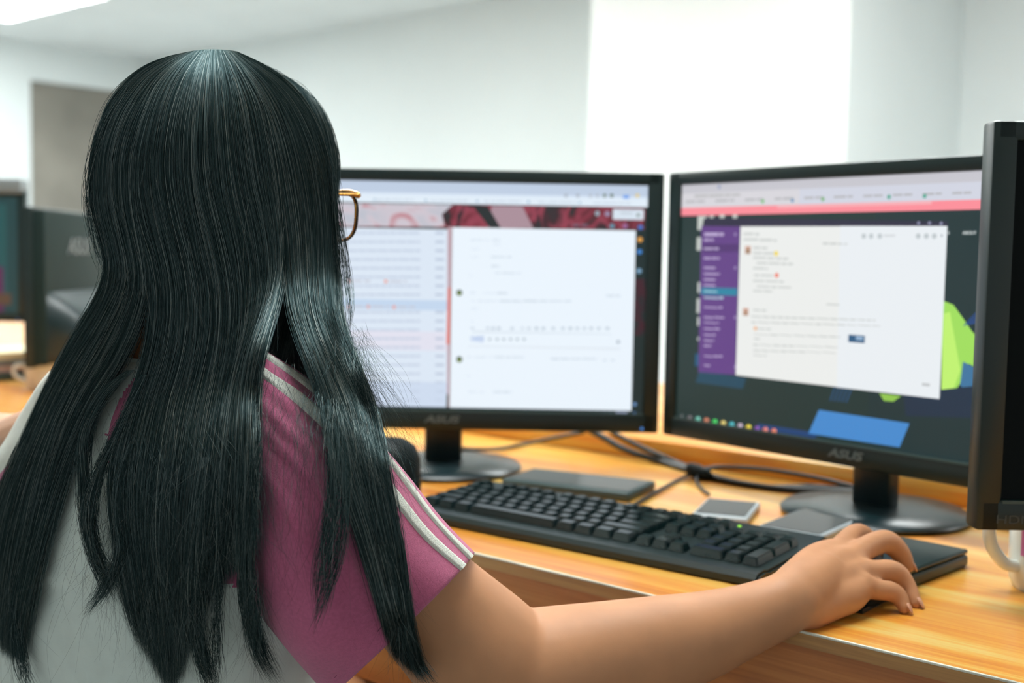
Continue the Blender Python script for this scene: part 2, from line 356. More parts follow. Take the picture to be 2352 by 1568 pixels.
def screen_mail(t, r, px, y):
    s = Scr(px, y); x0, x1, z0, z1 = r
    s.lrect(x0, x1, z0, z1, (14, 36, 38))
    # picture band, dark side strip tints
    s.rect((1452, 640), (1482, 770), 0, mt=wallpaper('wallpaper_dim', [(.4, (14, 36, 40)), (.6, (60, 20, 36))], (40, 1, 30), 3))
    s.poly([(760, 466), (1482, 477), (1480, 527), (760, 520)], 0, mt=wallpaper('wallpaper_red', [(.30, (22, 34, 38)), (.42, (110, 30, 48)), (.52, (150, 60, 80)), (.62, (60, 24, 36)), (.75, (30, 40, 44))], (22, 1, 14), 5))
    s.poly([(760, 466), (1040, 470), (1015, 492), (1022, 521), (760, 519)], 0, mt=wallpaper('wallpaper_pale', [(.35, (186, 190, 202)), (.55, (206, 196, 206)), (.66, (190, 130, 140)), (.72, (190, 198, 208))], (14, 1, 26), 9))
    s.poly([(1130, 473), (1200, 474), (1225, 524), (1120, 523)], (168, 140, 152))
    s.poly([(1085, 472), (1120, 473), (1150, 523), (1125, 523)], (26, 34, 38))
    # browser bar
    a = px(700, 400); 
    q0 = px(1490, 424); q1 = px(1488, 476)
    s.lrect(x0, q0[0], q1[1], z1, (218, 231, 246), 1.0)
    s.lrect(x0, q0[0], z1-.016, z1, (190, 205, 226), 1.0)
    s.lrect(x0, q0[0], q1[1], q1[1]+.010, (224, 236, 247), 1.0, dk=1)
    for i in range(5): s.words(862+125*i, 459+i*1.8, 88, 4, (190, 202, 218), gap=3)
    for i in range(5): s.disc((860+118*i, 458+i*1.8), .0018, (120, 160, 190))
    for x, c in ((1300, (170, 180, 195)), (1327, (170, 180, 195)), (1356, (180, 190, 205)), (1372, (180, 190, 205)), (1389, (110, 130, 120)), (1405, (90, 110, 90)), (1464, (225, 200, 120))): s.disc((x, 449), .0026, c)
    s.line(1431, 452, 14, 8, (110, 160, 235))
    # list pane
    s.rect((700, 521), (1028, 935), (220, 232, 246), .98)
    s.rect((700, 684), (1029, 713), (196, 216, 240), .97)
    s.rect((700, 756), (1028, 806), (226, 226, 240), .98)
    s.rect((700, 872), (1027, 935), (206, 220, 240), .98)
    for i in range(20):
        yy = 535+i*20.2
        if 690 < yy < 700 or 640 < yy < 655: continue
        s.words(795, yy, 170, 4.5, (190, 202, 222), gap=2); s.words(1000, yy, 20, 4.5, (176, 188, 210), gap=2)
    for x, yy in ((802, 645), (886, 646), (802, 704), (846, 704), (905, 705)): s.disc((x, yy), .0024, (232, 150, 130)); s.words(x+8, yy, 40, 5, (196, 200, 214))
    # sliver between panes
    s.poly([(1028, 521), (1038, 521), (1032, 935), (1027, 935)], (190, 160, 170))
    s.poly([(1029, 660), (1034, 660), (1032, 790), (1026, 790)], (225, 90, 60))
    s.poly([(1026, 905), (1030, 905), (1029, 935), (1025, 935)], (40, 60, 20))
    # message pane
    s.rect((1039, 522), (1450, 943), (233, 243, 252), 1.0)
    L = (196, 208, 220)
    for x, yy, wd in ((1080, 551, 70), (1132, 561, 18), (1080, 572, 20), (1080, 590, 20), (1128, 590, 46), (1128, 611, 20), (1136, 627, 60), (1076, 633, 8), (1080, 672, 12), (1105, 673, 60), (1392, 679, 36),
                      (1082, 691, 230), (1082, 708, 20), (1080, 737, 8), (1072, 820, 132), (1265, 824, 108), (1385, 827, 8), (1403, 827, 8), (1072, 863, 8), (1076, 900, 36), (1132, 900, 44)):
        s.words(x, yy, wd, 4.5, L, gap=3)
    s.line(1085, 764, 318, 1.5, (214, 224, 234))
    s.line(1075, 798, 350, 1.5, (220, 228, 236))
    for x in (1085, 1120, 1133, 1146, 1176, 1200, 1215, 1232, 1248, 1271, 1293, 1310, 1326, 1342, 1358, 1375, 1395): s.line(x-4, 754, 8, 7, (170, 184, 198))
    s.line(1080, 778, 31, 14, (74, 120, 200)); s.line(1088, 778, 15, 4, (190, 210, 240), dk=1)
    for x in (1125, 1142, 1157, 1173, 1188, 1204): s.disc((x, 779), .0019, (165, 178, 188))
    s.disc((1420, 785), .0022, (150, 162, 176))
    for yy in (672, 825):
        s.disc((1055, yy), .0042, (56, 84, 66), dk=1); s.disc((1055, yy+2), .0018, (150, 170, 30), dk=1)
    # right strip and pill
    s.rect((1408, 480), (1478, 505), (214, 226, 238), 1.0); s.words(1425, 489, 28, 5, (180, 190, 200)); s.disc((1466, 494), .0024, (60, 90, 60))
    for x, yy, c in ((1372, 490, (150, 165, 178)), (1395, 491, (150, 140, 170)), (1406, 519, (90, 140, 160)), (1436, 519, (150, 100, 150)), (1471, 522, (60, 110, 190)), (1470, 550, (225, 160, 70)), (1469, 578, (60, 130, 205)), (1468, 622, (120, 160, 190))):
        s.disc((x, yy), .0034, c)
    s.words(1316, 517, 34, 4, (90, 100, 120))
    # taskbar
    q = px(1000, 940)
    s.lrect(x0, x1, z0, q[1]-.002, (28, 34, 42))
    for x in (1345, 1362, 1374, 1388, 1402): s.disc((x, 950), .0022, (150, 170, 200))
    s.words(1414, 947, 28, 4, (170, 180, 210), gap=1); s.words(1412, 955, 30, 4, (170, 180, 210), gap=1); s.disc((1457, 951), .0028, (90, 130, 190)); s.disc((1458, 928), .0024, (110, 150, 200))
    s.build(t)
def screen_chat(t, r, px, y):
    s = Scr(px, y); x0, x1, z0, z1 = r
    s.lrect(x0, x1, z0, z1, (20, 46, 45))
    s.lrect(x0+(x1-x0)*.55, x1, z0, z1, (16, 44, 48))
    q = px(1548, 478)
    s.lrect(x0, x1, q[1], z1, (214, 212, 218), 1.0); s.lrect(x0, x1, z1-.012, z1, (198, 197, 205), 1.0)
    s.lrect(x0+.19, x1, q[1], z1-.012, (208, 211, 224), 1.0)
    qq = px(1548, 496); s.lrect(x0, x1, qq[1], q[1], (250, 140, 152), 1.0)
    a = px(1785, 474); b = px(2140, 466); s.lrect(a[0], b[0], a[1]-.0022, a[1]+.0016, (246, 172, 180), dk=1)
    for i in range(11):
        yy = 463-i*2.2; xx = 1575+i*68
        s.words(xx, yy, 44, 4, (178, 178, 182), gap=3, slope=-.03)
    for x, yy, c in ((1752, 462, (110, 190, 110)), (1820, 460, (110, 150, 190)), (1890, 457, (120, 180, 120)), (2042, 452, (90, 170, 150)), (2124, 450, (90, 170, 150)), (1565, 445, (190, 190, 190)), (1652, 429, (150, 160, 190))): s.disc((x, yy), .0026, c)
    s.words(1595, 450, 105, 5, (186, 186, 188), gap=2, slope=-.03)
    # page lettering glimpsed round the chat window
    Wt = (196, 202, 196)
    text = [((1622, 515), 'C'), ]
    for x, yy, wd, hh in ((1603, 512, 11, 32), (1612, 501, 12, 10), (1630, 503, 9, 16), (1653, 500, 11, 14), (1683, 500, 10, 14), (1676, 508, 8, 10), (1601, 560, 9, 30), (1603, 660, 7, 24), (1601, 702, 8, 34), (1602, 738, 7, 20), (1602, 778, 4, 8)):
        s.rect((x, yy-hh/2), (x+wd, yy+hh/2), Wt, dk=0)
    # figure in a lime jacket behind the window (plain shapes)
    s.poly([(2165, 690), (2190, 700), (2215, 735), (2232, 760), (2250, 780), (2252, 850), (2225, 835), (2205, 880), (2190, 905), (2162, 910)], (158, 220, 90), 1.0)
    s.poly([(2168, 720), (2182, 716), (2206, 850), (2186, 905), (2162, 905)], (190, 240, 110), 1.0)
    s.poly([(2212, 830), (2250, 850), (2250, 895), (2225, 900), (2205, 885)], (60, 120, 165), .9)
    s.poly([(2020, 903), (2070, 909), (2052, 922), (2030, 920)], (150, 205, 80), .9)
    for i in range(9):
        xx = 2212+i*5; s.poly([(xx, 748-i*1), (xx+3, 748-i), (2262, 700+i*9), (2262, 696+i*9)], (34, 78, 150), .9, dk=0)
    for i in range(5):
        xx = 1905+i*9; s.poly([(xx, 920+i), (xx+4, 920+i), (xx+16, 886+i*2), (xx+12, 886+i*2)], (28, 78, 120), .9, dk=0)
    s.poly([(2075, 905), (2245, 885), (2240, 960), (2080, 955)], (18, 42, 66), 1.0)
    s.poly([(1597, 812), (1612, 812), (1612, 842), (1596, 840)], (20, 90, 130), .9)
    s.poly([(1606, 850), (1714, 868), (1706, 893), (1598, 878)], (22, 72, 96), .9)
    s.poly([(1740, 972), (1880, 994), (1870, 1010), (1745, 990)], (24, 66, 120), .9)
    s.poly([(1881, 941), (2089, 972), (2066, 1027), (1857, 995)], (66, 136, 204), 1.0)
    # chat window
    s.poly([(1618, 500), (2178, 508), (2176, 522), (1612, 524)], (40, 36, 62))
    s.poly([(1611, 519), (1700, 520), (1689, 861), (1604, 854)], (96, 58, 132), 1.0)
    s.poly([(1614, 560), (1698, 560), (1698, 578), (1614, 580)], (80, 46, 112), 1.0)
    s.poly([(1611, 660), (1694, 662), (1693, 679), (1610, 676)], (30, 130, 160), 1.0)
    for i, (yy, wd) in enumerate(((538, 44), (551, 22), (571, 34), (593, 36), (615, 26), (629, 36), (642, 26), (655, 28), (669, 30), (684, 44), (706, 42), (729, 46), (741, 34), (755, 36), (769, 26), (782, 22), (794, 16), (818, 42), (839, 14))):
        hh = 7 if i == 0 else 4.5
        s.words(1617+(0 if i else 1), yy, wd, hh, (190, 172, 212) if i not in (9, 8) else (190, 220, 232), gap=2)
    for yy in (538, 615, 729, 842): s.disc((1689, yy), .0022, (150, 130, 180))
    s.poly([(1701, 520), (2176, 519), (2158, 916), (1690, 861)], (234, 236, 234), 1.0)
    s.poly([(1930, 519), (2176, 519), (2158, 916), (1922, 889)], (232, 237, 241), 1.0)
    G = (196, 200, 198)
    for x, yy, wd in ((1708, 537, 36), (1708, 550, 76), (1890, 559, 56), (1730, 569, 34), (1730, 581, 48), (1730, 592, 80), (1738, 604, 84), (1730, 616, 34), (1732, 632, 44), (1730, 645, 70), (1738, 658, 80), (1730, 668, 46), (1898, 699, 30), (1730, 712, 30), (1726, 727, 285), (1726, 740, 296), (1736, 755, 34), (1732, 768, 198), (1732, 778, 14), (1730, 792, 194), (1730, 805, 190), (1730, 816, 30)):
        s.words(x, yy, wd, 4.5, G, gap=3, slope=.03)
    for x, yy in ((1718, 574), (1713, 716)): s.rect((x-6, yy-9), (x+6, yy+9), (206, 160, 140), dk=1); s.rect((x-4, yy-3), (x+4, yy+9), (120, 110, 84), dk=0)
    s.disc((1783, 582), .0032, (240, 214, 70)); s.disc((1784, 632), .0030, (236, 110, 84)); s.disc((1735, 754), .0024, (238, 170, 110))
    s.rect((1949, 768), (1986, 788), (38, 88, 128)); s.rect((1966, 772), (1982, 781), (150, 180, 210))
    for x in (1984, 2001, 2021, 2109, 2128, 2146): s.disc((x, 542), .0030, (190, 198, 202))
    s.words(2030, 541, 26, 4, (206, 210, 214)); s.disc((2163, 541), .0012, (150, 160, 170))
    s.words(2118, 883, 22, 8, (190, 194, 196), gap=6)
    for x, yy in ((2135, 512), (2110, 512), (2162, 513)): s.disc((x, yy), .0018, (140, 140, 170))
    s.build(t)
    # ABOUT link
    q = px(2228, 535)
    text_mesh('menu_text', 'ABOUT', .0046, emis('menu_light', (206, 214, 214), 1), t, (q[0], y-.0012, q[1]), (math.pi/2, 0, 0), sx=1.0)
    q = px(2180, 535)
    text_mesh('menu_text', 'S', .0046, emis('menu_light', (206, 214, 214), 1), t, (q[0], y-.0012, q[1]), (math.pi/2, 0, 0))
    # taskbar icons
    s = Scr(px, y-.0011)
    s.poly([(1790, 996), (1900, 1012), (2110, 1045), (2160, 1056), (2100, 1062), (1900, 1030), (1790, 1010)], 0, mt=wallpaper('taskbar_glow', [(.4, (44, 44, 52)), (.6, (92, 30, 54))], (20, 1, 20), 2))
    cs = [(190, 175, 195), (70, 76, 76), (96, 92, 96), (110, 190, 170), (200, 120, 90), (60, 205, 90), (225, 200, 110), (70, 180, 190), (190, 170, 190), (232, 205, 60), (120, 70, 160), (225, 120, 110), (225, 120, 90)]
    for i, c in enumerate(cs):
        p = (1546+i*19.4, 954+i*3.1); s.disc(p, .0041 if i not in (1,) else .003, c); s.disc((p[0]+3, p[1]-3), .0018, tuple(min(255, k+40) for k in c), dk=1)
    o = s.build(t); o.name = 'taskbar_icons'

m1c = (.1973-.29, 1.587)
monitor('black monitor in the centre showing a pale e-mail window, behind the woman\'s glasses', m1c, (1, 0), screen_mail)
m2c = (.1973+.004+.29*.622, 1.587-.006-.29*.784)
monitor('black monitor on the right showing a purple-edged chat window over a dark page', m2c, (.622, -.784), screen_chat)
monitor('dark switched-off monitor cut off by the right edge, above the white mug', (.3965+.29, 1.004), (1, -.0), None, logo=None, left_text='HDMI', zbot=DZ+.0705)

# ================================================================= KEYBOARD
kx, ky, kr = -.527, .950, .055
kb = thing('keyboard', 'black full-size computer keyboard lying along the front of the desk', 'keyboard', (kx, ky, DZ), kr)
KW, KD = .452, .158
vs = []; prof = [(0.0, .002), (0.0, .008), (.004, .0125), (.018, .0140), (.024, .0125), (KD-.022, .0185), (KD-.004, .021), (KD, .018), (KD, .006), (KD-.01, .002)]
bm = bmesh.new()
la = [bm.verts.new((-KW, a, b)) for a, b in prof]; rb_ = [bm.verts.new((0, a, b)) for a, b in prof]
n = len(prof)
for i in range(n): bm.faces.new([la[i], la[(i+1) % n], rb_[(i+1) % n], rb_[i]])
bm.faces.new(list(reversed(la))); bm.faces.new(rb_)
bmesh.ops.recalc_face_normals(bm, faces=bm.faces)
bmesh.ops.bevel(bm, geom=[e for e in bm.edges if abs(e.verts[0].co.x-e.verts[1].co.x) < 1e-6], offset=.0025, segments=2, affect='EDGES')
bm_obj('case', bm, M['black'], kb, True)
for fx in (-.05, -KW+.05): box('foot', fx-.012, fx+.012, .01, .03, 0, .003, M['blackmatte'], kb)
for fx in (-.05, -KW+.05): box('foot', fx-.012, fx+.012, KD-.03, KD-.015, 0, .007, M['blackmatte'], kb)
U = .0187; kcache = {}
def key(cx, cy, wu, hu=1):
    k = (wu, hu)
    wd, hg = wu*U-.0012, hu*U*.98-.0012
    if k not in kcache:
        bm = bmesh.new(); r = bmesh.ops.create_cube(bm, size=1)
        for v in r['verts']:
            top = v.co.z > 0; ins = .0026 if top else 0
            v.co = Vector((math.copysign(wd/2-ins, v.co.x), math.copysign(hg/2-ins, v.co.y)+(.0006 if top else 0), .0085 if top else 0))
        bmesh.ops.bevel(bm, geom=list(bm.edges), offset=.0011, segments=2, affect='EDGES')
        o = bm_obj('key', bm, M['key'], kb, True); kcache[k] = o.data
    else: o = link(bpy.data.objects.new('key', kcache[k]), kb)
    slope = math.atan2(.006, KD-.046)
    o.location = (cx, cy, .0123+(cy-.024)*math.tan(slope)); o.rotation_euler = (slope, 0, 0)
keys = []
def row(r, items):
    y = .024+.0105+r*.0187*.98
    if r == 5: y += .004
    for x, wd, hu in items: keys.append((x, y, wd, hu))
row(0, [(0, 1.25, 1), (1.25, 1.25, 1), (2.5, 1.25, 1), (3.75, 6.25, 1), (10, 1.25, 1), (11.25, 1.25, 1), (12.5, 1.25, 1), (13.75, 1.25, 1), (15.25, 1, 1), (16.25, 1, 1), (17.25, 1, 1), (18.5, 2, 1), (20.5, 1, 1), (21.5, 1, 2)])
row(1, [(0, 2.25, 1)]+[(2.25+i, 1, 1) for i in range(10)]+[(12.25, 2.75, 1), (16.25, 1, 1), (18.5, 1, 1), (19.5, 1, 1), (20.5, 1, 1)])
row(2, [(0, 1.75, 1)]+[(1.75+i, 1, 1) for i in range(11)]+[(12.75, 2.25, 1), (18.5, 1, 1), (19.5, 1, 1), (20.5, 1, 1), (21.5, 1, 2)])
row(3, [(0, 1.5, 1)]+[(1.5+i, 1, 1) for i in range(12)]+[(13.5, 1.5, 1), (15.25, 1, 1), (16.25, 1, 1), (17.25, 1, 1), (18.5, 1, 1), (19.5, 1, 1), (20.5, 1, 1)])
row(4, [(i, 1, 1) for i in range(13)]+[(13, 2, 1), (15.25, 1, 1), (16.25, 1, 1), (17.25, 1, 1), (18.5, 1, 1), (19.5, 1, 1), (20.5, 1, 1), (21.5, 1, 1)])
row(5, [(0, 1, 1)]+[(2+i, 1, 1) for i in range(4)]+[(6.5+i, 1, 1) for i in range(4)]+[(11+i, 1, 1) for i in range(4)]+[(15.25, 1, 1), (16.25, 1, 1), (17.25, 1, 1)])
KX0 = -KW+.019
for x, y, wd, hu in keys: key(KX0+(x+wd/2)*U, y+(hu-1)*U*.49, wd, hu)
nt_ = text_mesh('brand_text', 'Logitech', .008, M['logo'], kb, (-.050, KD-.016, .0200), (math.radians(7), 0, 0))
led = lathe('led', [(.0018, 0), (.0018, .0012)], emis('green_led', (150, 230, 60), 2.0), kb, 12); led.location = (-.092, KD-.015, .0188)

# ================================================================= MOUSE
ms = thing('computer_mouse', 'black computer mouse under the woman\'s right hand', 'mouse', (-.452, .990, DZ), math.radians(2))
V, Fc = [], []
ns, nr = 28, 14
for i in range(nr+1):
    v = i/nr
    for k in range(ns):
        a = 2*math.pi*k/ns; ph = v*math.pi/2
        ca, sa = math.cos(a), math.sin(a)
        x = .030*math.copysign(abs(ca)**.8, ca)*math.cos(ph)**.7; yv = .052*math.copysign(abs(sa)**.8, sa)*math.cos(ph)**.7
        z = .003+.031*math.sin(ph)*(1-.25*(yv/.052))
        V.append((x, yv, z))
for i in range(nr):
    for k in range(ns): Fc.append((i*ns+k, i*ns+(k+1) % ns, (i+1)*ns+(k+1) % ns, (i+1)*ns+k))
Fc.append(tuple(reversed(range(ns))))
mesh_obj('shell', V, Fc, M['blackmatte'], ms, True)
box('glide_pad', -.026, .026, -.046, .046, 0, .004, M['black'], ms)
wv, wf = tube_data([(-.004, .028, .0285), (.004, .028, .0285)], [.008, .008], 16, n=4)
mesh_obj('scroll_wheel', wv, wf, M['grey'], ms, True)

# ================================================================= THINGS ON THE DESK
def slab(name, label, cat, c, yaw, wd, dp, th, m, rim=None, screen=None, z=DZ, tilt=0, bev=.003, group=None):
    t = thing(name, label, cat, (c[0], c[1], z), yaw); t.rotation_euler = (tilt, 0, yaw)
    box('body', -wd/2, wd/2, -dp/2, dp/2, 0, th, rim or m, t, bev, 3)
    if screen: box('screen', -wd/2+.004, wd/2-.004, -dp/2+.008, dp/2-.008, th-.0005, th+.0006, screen, t)
    return t
slab('tablet', 'dark tablet lying on the desk behind the middle of the keyboard', 'tablet', (-.930, 1.205), math.radians(14), .175, .095, .012, M['black'], rim=M['grey2'], screen=M['glass'])
# phones leaning on the keyboard's rear edge
p1 = slab('smartphone', 'small smartphone with a silver rim, left of the round monitor base, behind the keyboard', 'phone', (-.712, 1.205), math.radians(21), .064, .100, .009, M['glass'], rim=M['silver'], screen=M['glass'], z=DZ)
p2 = slab('smartphone', 'larger silver-rimmed smartphone lying by the keyboard corner, in front of the round base', 'phone', (-.605, 1.208), math.radians(4), .074, .134, .010, M['glass'], rim=M['silver'], screen=M['glass'])
p1.location.z = DZ
bx = thing('hard_drive_case', 'flat black case lying right of the hand, beside the mouse', 'case', (-.458, 1.110, DZ), math.radians(-4))
box('body', -.036, .036, -.062, .062, .0, .013, M['black'], bx, .004, 3); box('lid', -.0355, .0355, -.0615, .0615, .0132, .018, M['black'], bx, .0024, 3)

# mug
mg = thing('mug', 'white ceramic mug with pink stripes standing behind the right-hand monitor', 'mug', (-.331, 1.146, DZ), math.radians(232))
R_ = .040
lathe('cup', [(.0, .004), (R_-.010, .004), (R_-.009, 0), (R_-.005, 0), (R_-.001, .008), (R_, .02), (R_, .093), (R_-.0015, .095), (R_-.0035, .093), (R_-.004, .02), (R_-.008, .009), (0, .008)], M['white'], mg, 64)
tube('handle', [(R_-.004, 0, .082), (R_+.016, 0, .084), (R_+.028, 0, .066), (R_+.026, 0, .044), (R_+.012, 0, .026), (R_-.004, 0, .022)], [.006, .0058, .0058, .0058, .0058, .006], M['white'], mg, seg=16, n=40)
bm = bmesh.new()
for a0 in (9, 60):
    q = []
    for a, z in ((a0, .034), (a0+8, .034), (a0+8, .092), (a0, .092)):
        a = math.radians(a); q.append(bm.verts.new(((R_+.0006)*math.cos(a), (R_+.0006)*math.sin(a), z)))
    bm.faces.new(q)
bm_obj('painted_stripe', bm, M['pinkstripe'], mg)

# cables
def HV(x, y, h):
    q = H(x, y, h)
    if q[1] > 1.435:
        d = ray(x, y); q = CP+d*(1.435/d[1])
    return q
def cable(label, pts, r=.0028, n=60, name='cable'):
    P3 = [HV(x, y, DZ+h) for x, y, h in pts]
    o = tube(name, P3, r, M['cable'], None, seg=10, n=n); return tag(o, label, 'cable')
cable('black cable swagging under the centre monitor to the right of its stand', [(1018, 1018, .035), (1060, 1030, .012), (1140, 1031, .006), (1220, 1016, .006), (1290, 1002, .012), (1340, 992, .03)], .003)
cable('black cable from the centre monitor running right to the tied bundle, upper one', [(1395, 985, .03), (1420, 1000, .014), (1480, 1030, .004), (1550, 1060, .006), (1600, 1080, .008), (1660, 1100, .006), (1760, 1118, .004), (1860, 1118, .004), (1960, 1122, .006), (2010, 1118, .02)], .0038)
cable('black cable from the centre monitor running right to the tied bundle, lower one', [(1350, 985, .03), (1385, 1004, .012), (1440, 1034, .0035), (1520, 1060, .0035), (1598, 1083, .0045), (1680, 1106, .0035), (1800, 1124, .0035), (1960, 1130, .0045), (2030, 1128, .012)], .0050)
cable('thin black cable looping above the tied bundle towards the right-hand stand', [(1606, 1078, .010), (1660, 1072, .008), (1760, 1078, .006), (1880, 1098, .005), (1962, 1118, .006)], .003)
cable('black cable running from the tied bundle down to the keyboard', [(1600, 1084, .007), (1570, 1096, .004), (1520, 1122, .0035), (1478, 1146, .0035), (1455, 1160, .0035)], .0024)
cable('short thin black cable dropping from the bundle towards the small smartphone', [(1604, 1086, .008), (1600, 1104, .003), (1612, 1122, .003), (1628, 1134, .003)], .002)
cable('black cable end on the desk between the round base and the right-hand monitor', [(2170, 1186, .008), (2195, 1190, .004), (2230, 1197, .004), (2290, 1206, .004), (2340, 1216, .004)], .0032)
tie = tube('cable_tie', [H(1588, 1077, DZ+.012), H(1600, 1082, DZ+.010), H(1622, 1088, DZ+.009)], [.009, .010, .008], M['blackmatte'], None, seg=16, n=12)
tag(tie, 'black strap wrapped around the cable bundle where the cables cross', 'cable tie')

# black rounded speaker behind the sleeve, left of the centre monitor's stand
bc_ = H(893, 1168, DZ)
sp = thing('speaker', 'rounded black desktop speaker left of the centre monitor stand, behind the sleeve', 'speaker', (bc_[0], bc_[1], DZ), YAW)
V = []; prof = [(0, .0), (.030, 0), (.036, .006), (.0375, .03), (.036, .06), (.030, .074), (.018, .082), (0, .084)]
lathe('housing', prof, M['blackmatte'], sp, 48)
lathe('ring', [(.0381, .034), (.0381, .038)], M['gloss'], sp, 48)

# ================================================================= FAR LEFT WORKSTATION
# monitor seen from behind, glossy lower bulge
a_ = W(-.965, 0, 2.44); b_ = W(-.995, 0, 2.95)
dv = (b_-a_); ang = math.atan2(dv[1], dv[0])
mb = thing('monitor', 'grey-black monitor seen from behind, on the desk left of the woman\'s head', 'monitor', ((a_[0]+b_[0])/2, (a_[1]+b_[1])/2, DZ), ang)
L = np.linalg.norm(dv)/2
M['rear'] = mat('dark_grey_rear_plastic', (24, 42, 41), .6, noise=.08, spec=.2)
box('rear_housing', -L, L, -.012, .018, .055, .375, M['rear'], mb, .005)
box('bezel', -L-.002, L+.002, .012, .032, .050, .38, M['black'], mb, .004)
box('screen', -L+.02, L-.02, .030, .0335, .075, .36, M['glass'], mb)
V, Fc = [], []
pr = [(-.012, .205), (-.028, .196), (-.075, .160), (-.090, .145), (-.092, .08), (-.07, .06), (-.012, .056)]
for (yy, z) in pr:
    for k in range(24):
        u = k/23*2-1; s_ = (1-abs(u)**6)**.5 if abs(u) < 1 else 0
        V.append((u*(L-.01), -.012+(yy+.012)*s_, z))
for i in range(len(pr)-1):
    for k in range(23): Fc.append((i*24+k, i*24+k+1, (i+1)*24+k+1, (i+1)*24+k))
mesh_obj('lower_bulge', V, Fc, M['gloss2'] if 'gloss2' in M else M['gloss'], mb, True)
text_mesh('rear_logo', 'ASUS', .05, M['grey'], mb, (-.03, -.0135, .30), (math.pi/2, 0, 0), shear=.25, sx=1.4)
box('stand_neck', -.03, .03, .0, .03, .008, .10, M['black'], mb, .004)
lathe('stand_base', [(0, 0), (.056, 0), (.058, .006), (.04, .014), (0, .014)], M['black'], mb, 64)

def screen_far(t, r, px, y):
    s = Scr(px, y); x0, x1, z0, z1 = r
    s.lrect(x0, x1, z0, z1, (20, 66, 70), .8)
    s.lrect(x1-.24, x1-.03, z0+.03, z1-.02, (24, 86, 88), .8)
    s.lrect(x1-.24, x1-.04, z0, z0+.12, (96, 32, 84), .8)
    s.lrect(x1-.1, x1-.02, z0+.02, z0+.05, (110, 80, 60), .6)
    s.build(t)
fm = monitor('small-looking far monitor with a teal and magenta screen at the left edge', ((40-1176)/2750*3.15-.29+.02, 3.15), (1, .0), screen_far, logo=None, zbot=DZ+.07)
fm.location.z = DZ+.03
box('top_shelf', -BW/2-.01, BW/2-.005, -.075, -.02, .408, .445, M['grey'], fm, .004)
def flat(name, label, cat, c, yaw, wd, dp, z0, z1, m): 
    o = box(name, -wd/2, wd/2, -dp/2, dp/2, 0, z1-z0, m, None, .002); o.location = (c[0], c[1], z0); o.rotation_euler = (0, 0, yaw); return tag(o, label, cat)
M['paperY'] = mat('cream_paper', (246, 236, 196), .8); M['paperP'] = mat('pinkish_paper', (214, 180, 170), .8)
pc = H(20, 862, DZ)
flat('folder', 'dark teal folder lowest in the pile at the left edge', 'folder', pc, 0, .22, .20, DZ, DZ+.018, M['grey2'])
flat('book', 'pinkish book in the pile at the left edge, second from the bottom', 'book', pc, 0, .20, .18, DZ+.0185, DZ+.032, M['paperP'])
flat('book', 'grey book in the pile at the left edge, under the cream pad', 'book', pc, 0, .20, .17, DZ+.0325, DZ+.045, M['grey'])
flat('notepad', 'cream notepad on top of the pile at the left edge', 'notepad', pc, 0, .19, .16, DZ+.0455, DZ+.062, M['paperY'])
cc = H(100, 893, DZ)
cu = thing('mug', 'white cup on the far left desk, glimpsed past the woman\'s hair', 'mug', (cc[0], cc[1], DZ), 0)
lathe('cup', [(0, .003), (.024, .003), (.026, 0), (.030, .004), (.037, .03), (.038, .058), (.037, .059), (.035, .056), (.033, .03), (.026, .008), (0, .007)], M['white'], cu, 48)
tube('handle', [(.034, 0, .05), (.055, 0, .048), (.058, 0, .03), (.036, 0, .015)], .004, M['white'], cu, seg=10, n=20).rotation_euler = (0, 0, math.radians(230))

#PERSON
# ================================================================= PERSON
person = thing('person', 'person with long black hair seated in a white and mauve shirt, hand on the mouse', 'person', tuple(W(-.25, -1.035, .95)), YAW*0)
PO = Vector(person.location)
def loc_obj(o): o.matrix_parent_inverse = Matrix.Translation(-PO); return o
rv = np.array([1.0, 0, 0]); fv = np.array([0, 1.0, 0])       # person's right and forward (square to the desk)
HC = W(-.2413, .062, .962)                                    # head centre
def HL(a, b, c): return HC + rv*a + fv*b + zz*c              # head-local right, forward, up
# ---- body: one surface grown from tapered tubes and shaped lumps, fused by a voxel remesh
def ell(c, rx, ry, rz, n=20, ax=(rv, fv, zz)):
    V, Fc = [], []
    for i in range(n+1):
        ph = math.pi*i/n
        for k in range(2*n):
            a = math.pi*k/n
            V.append(np.array(c)+ax[0]*rx*math.sin(ph)*math.cos(a)+ax[1]*ry*math.sin(ph)*math.sin(a)+ax[2]*rz*math.cos(ph))
    m = 2*n
    for i in range(n):
        for k in range(m): Fc.append((i*m+k, (i+1)*m+k, (i+1)*m+(k+1) % m, i*m+(k+1) % m))
    return V, Fc
def fuse(name, parts, voxel, m, parent, smooth=6, fac=.5):
    V, Fc = join_data(parts)
    o = mesh_obj('tmp', V, Fc, m); md = o.modifiers.new('r', 'REMESH'); md.mode = 'VOXEL'; md.voxel_size = voxel
    if smooth: sm = o.modifiers.new('s', 'SMOOTH'); sm.factor = fac; sm.iterations = smooth
    dg = bpy.context.evaluated_depsgraph_get(); me = bpy.data.meshes.new_from_object(o.evaluated_get(dg)); me.name = name
    old = o.data; bpy.data.objects.remove(o); bpy.data.meshes.remove(old)
    me.materials.clear(); me.materials.append(m); me.polygons.foreach_set('use_smooth', [True]*len(me.polygons))
    q = link(bpy.data.objects.new(name, me), parent)
    return loc_obj(q)
def T(pts, rad, **k): return tube_data(pts, rad, seg=k.pop('seg', 20), **k)
parts = []
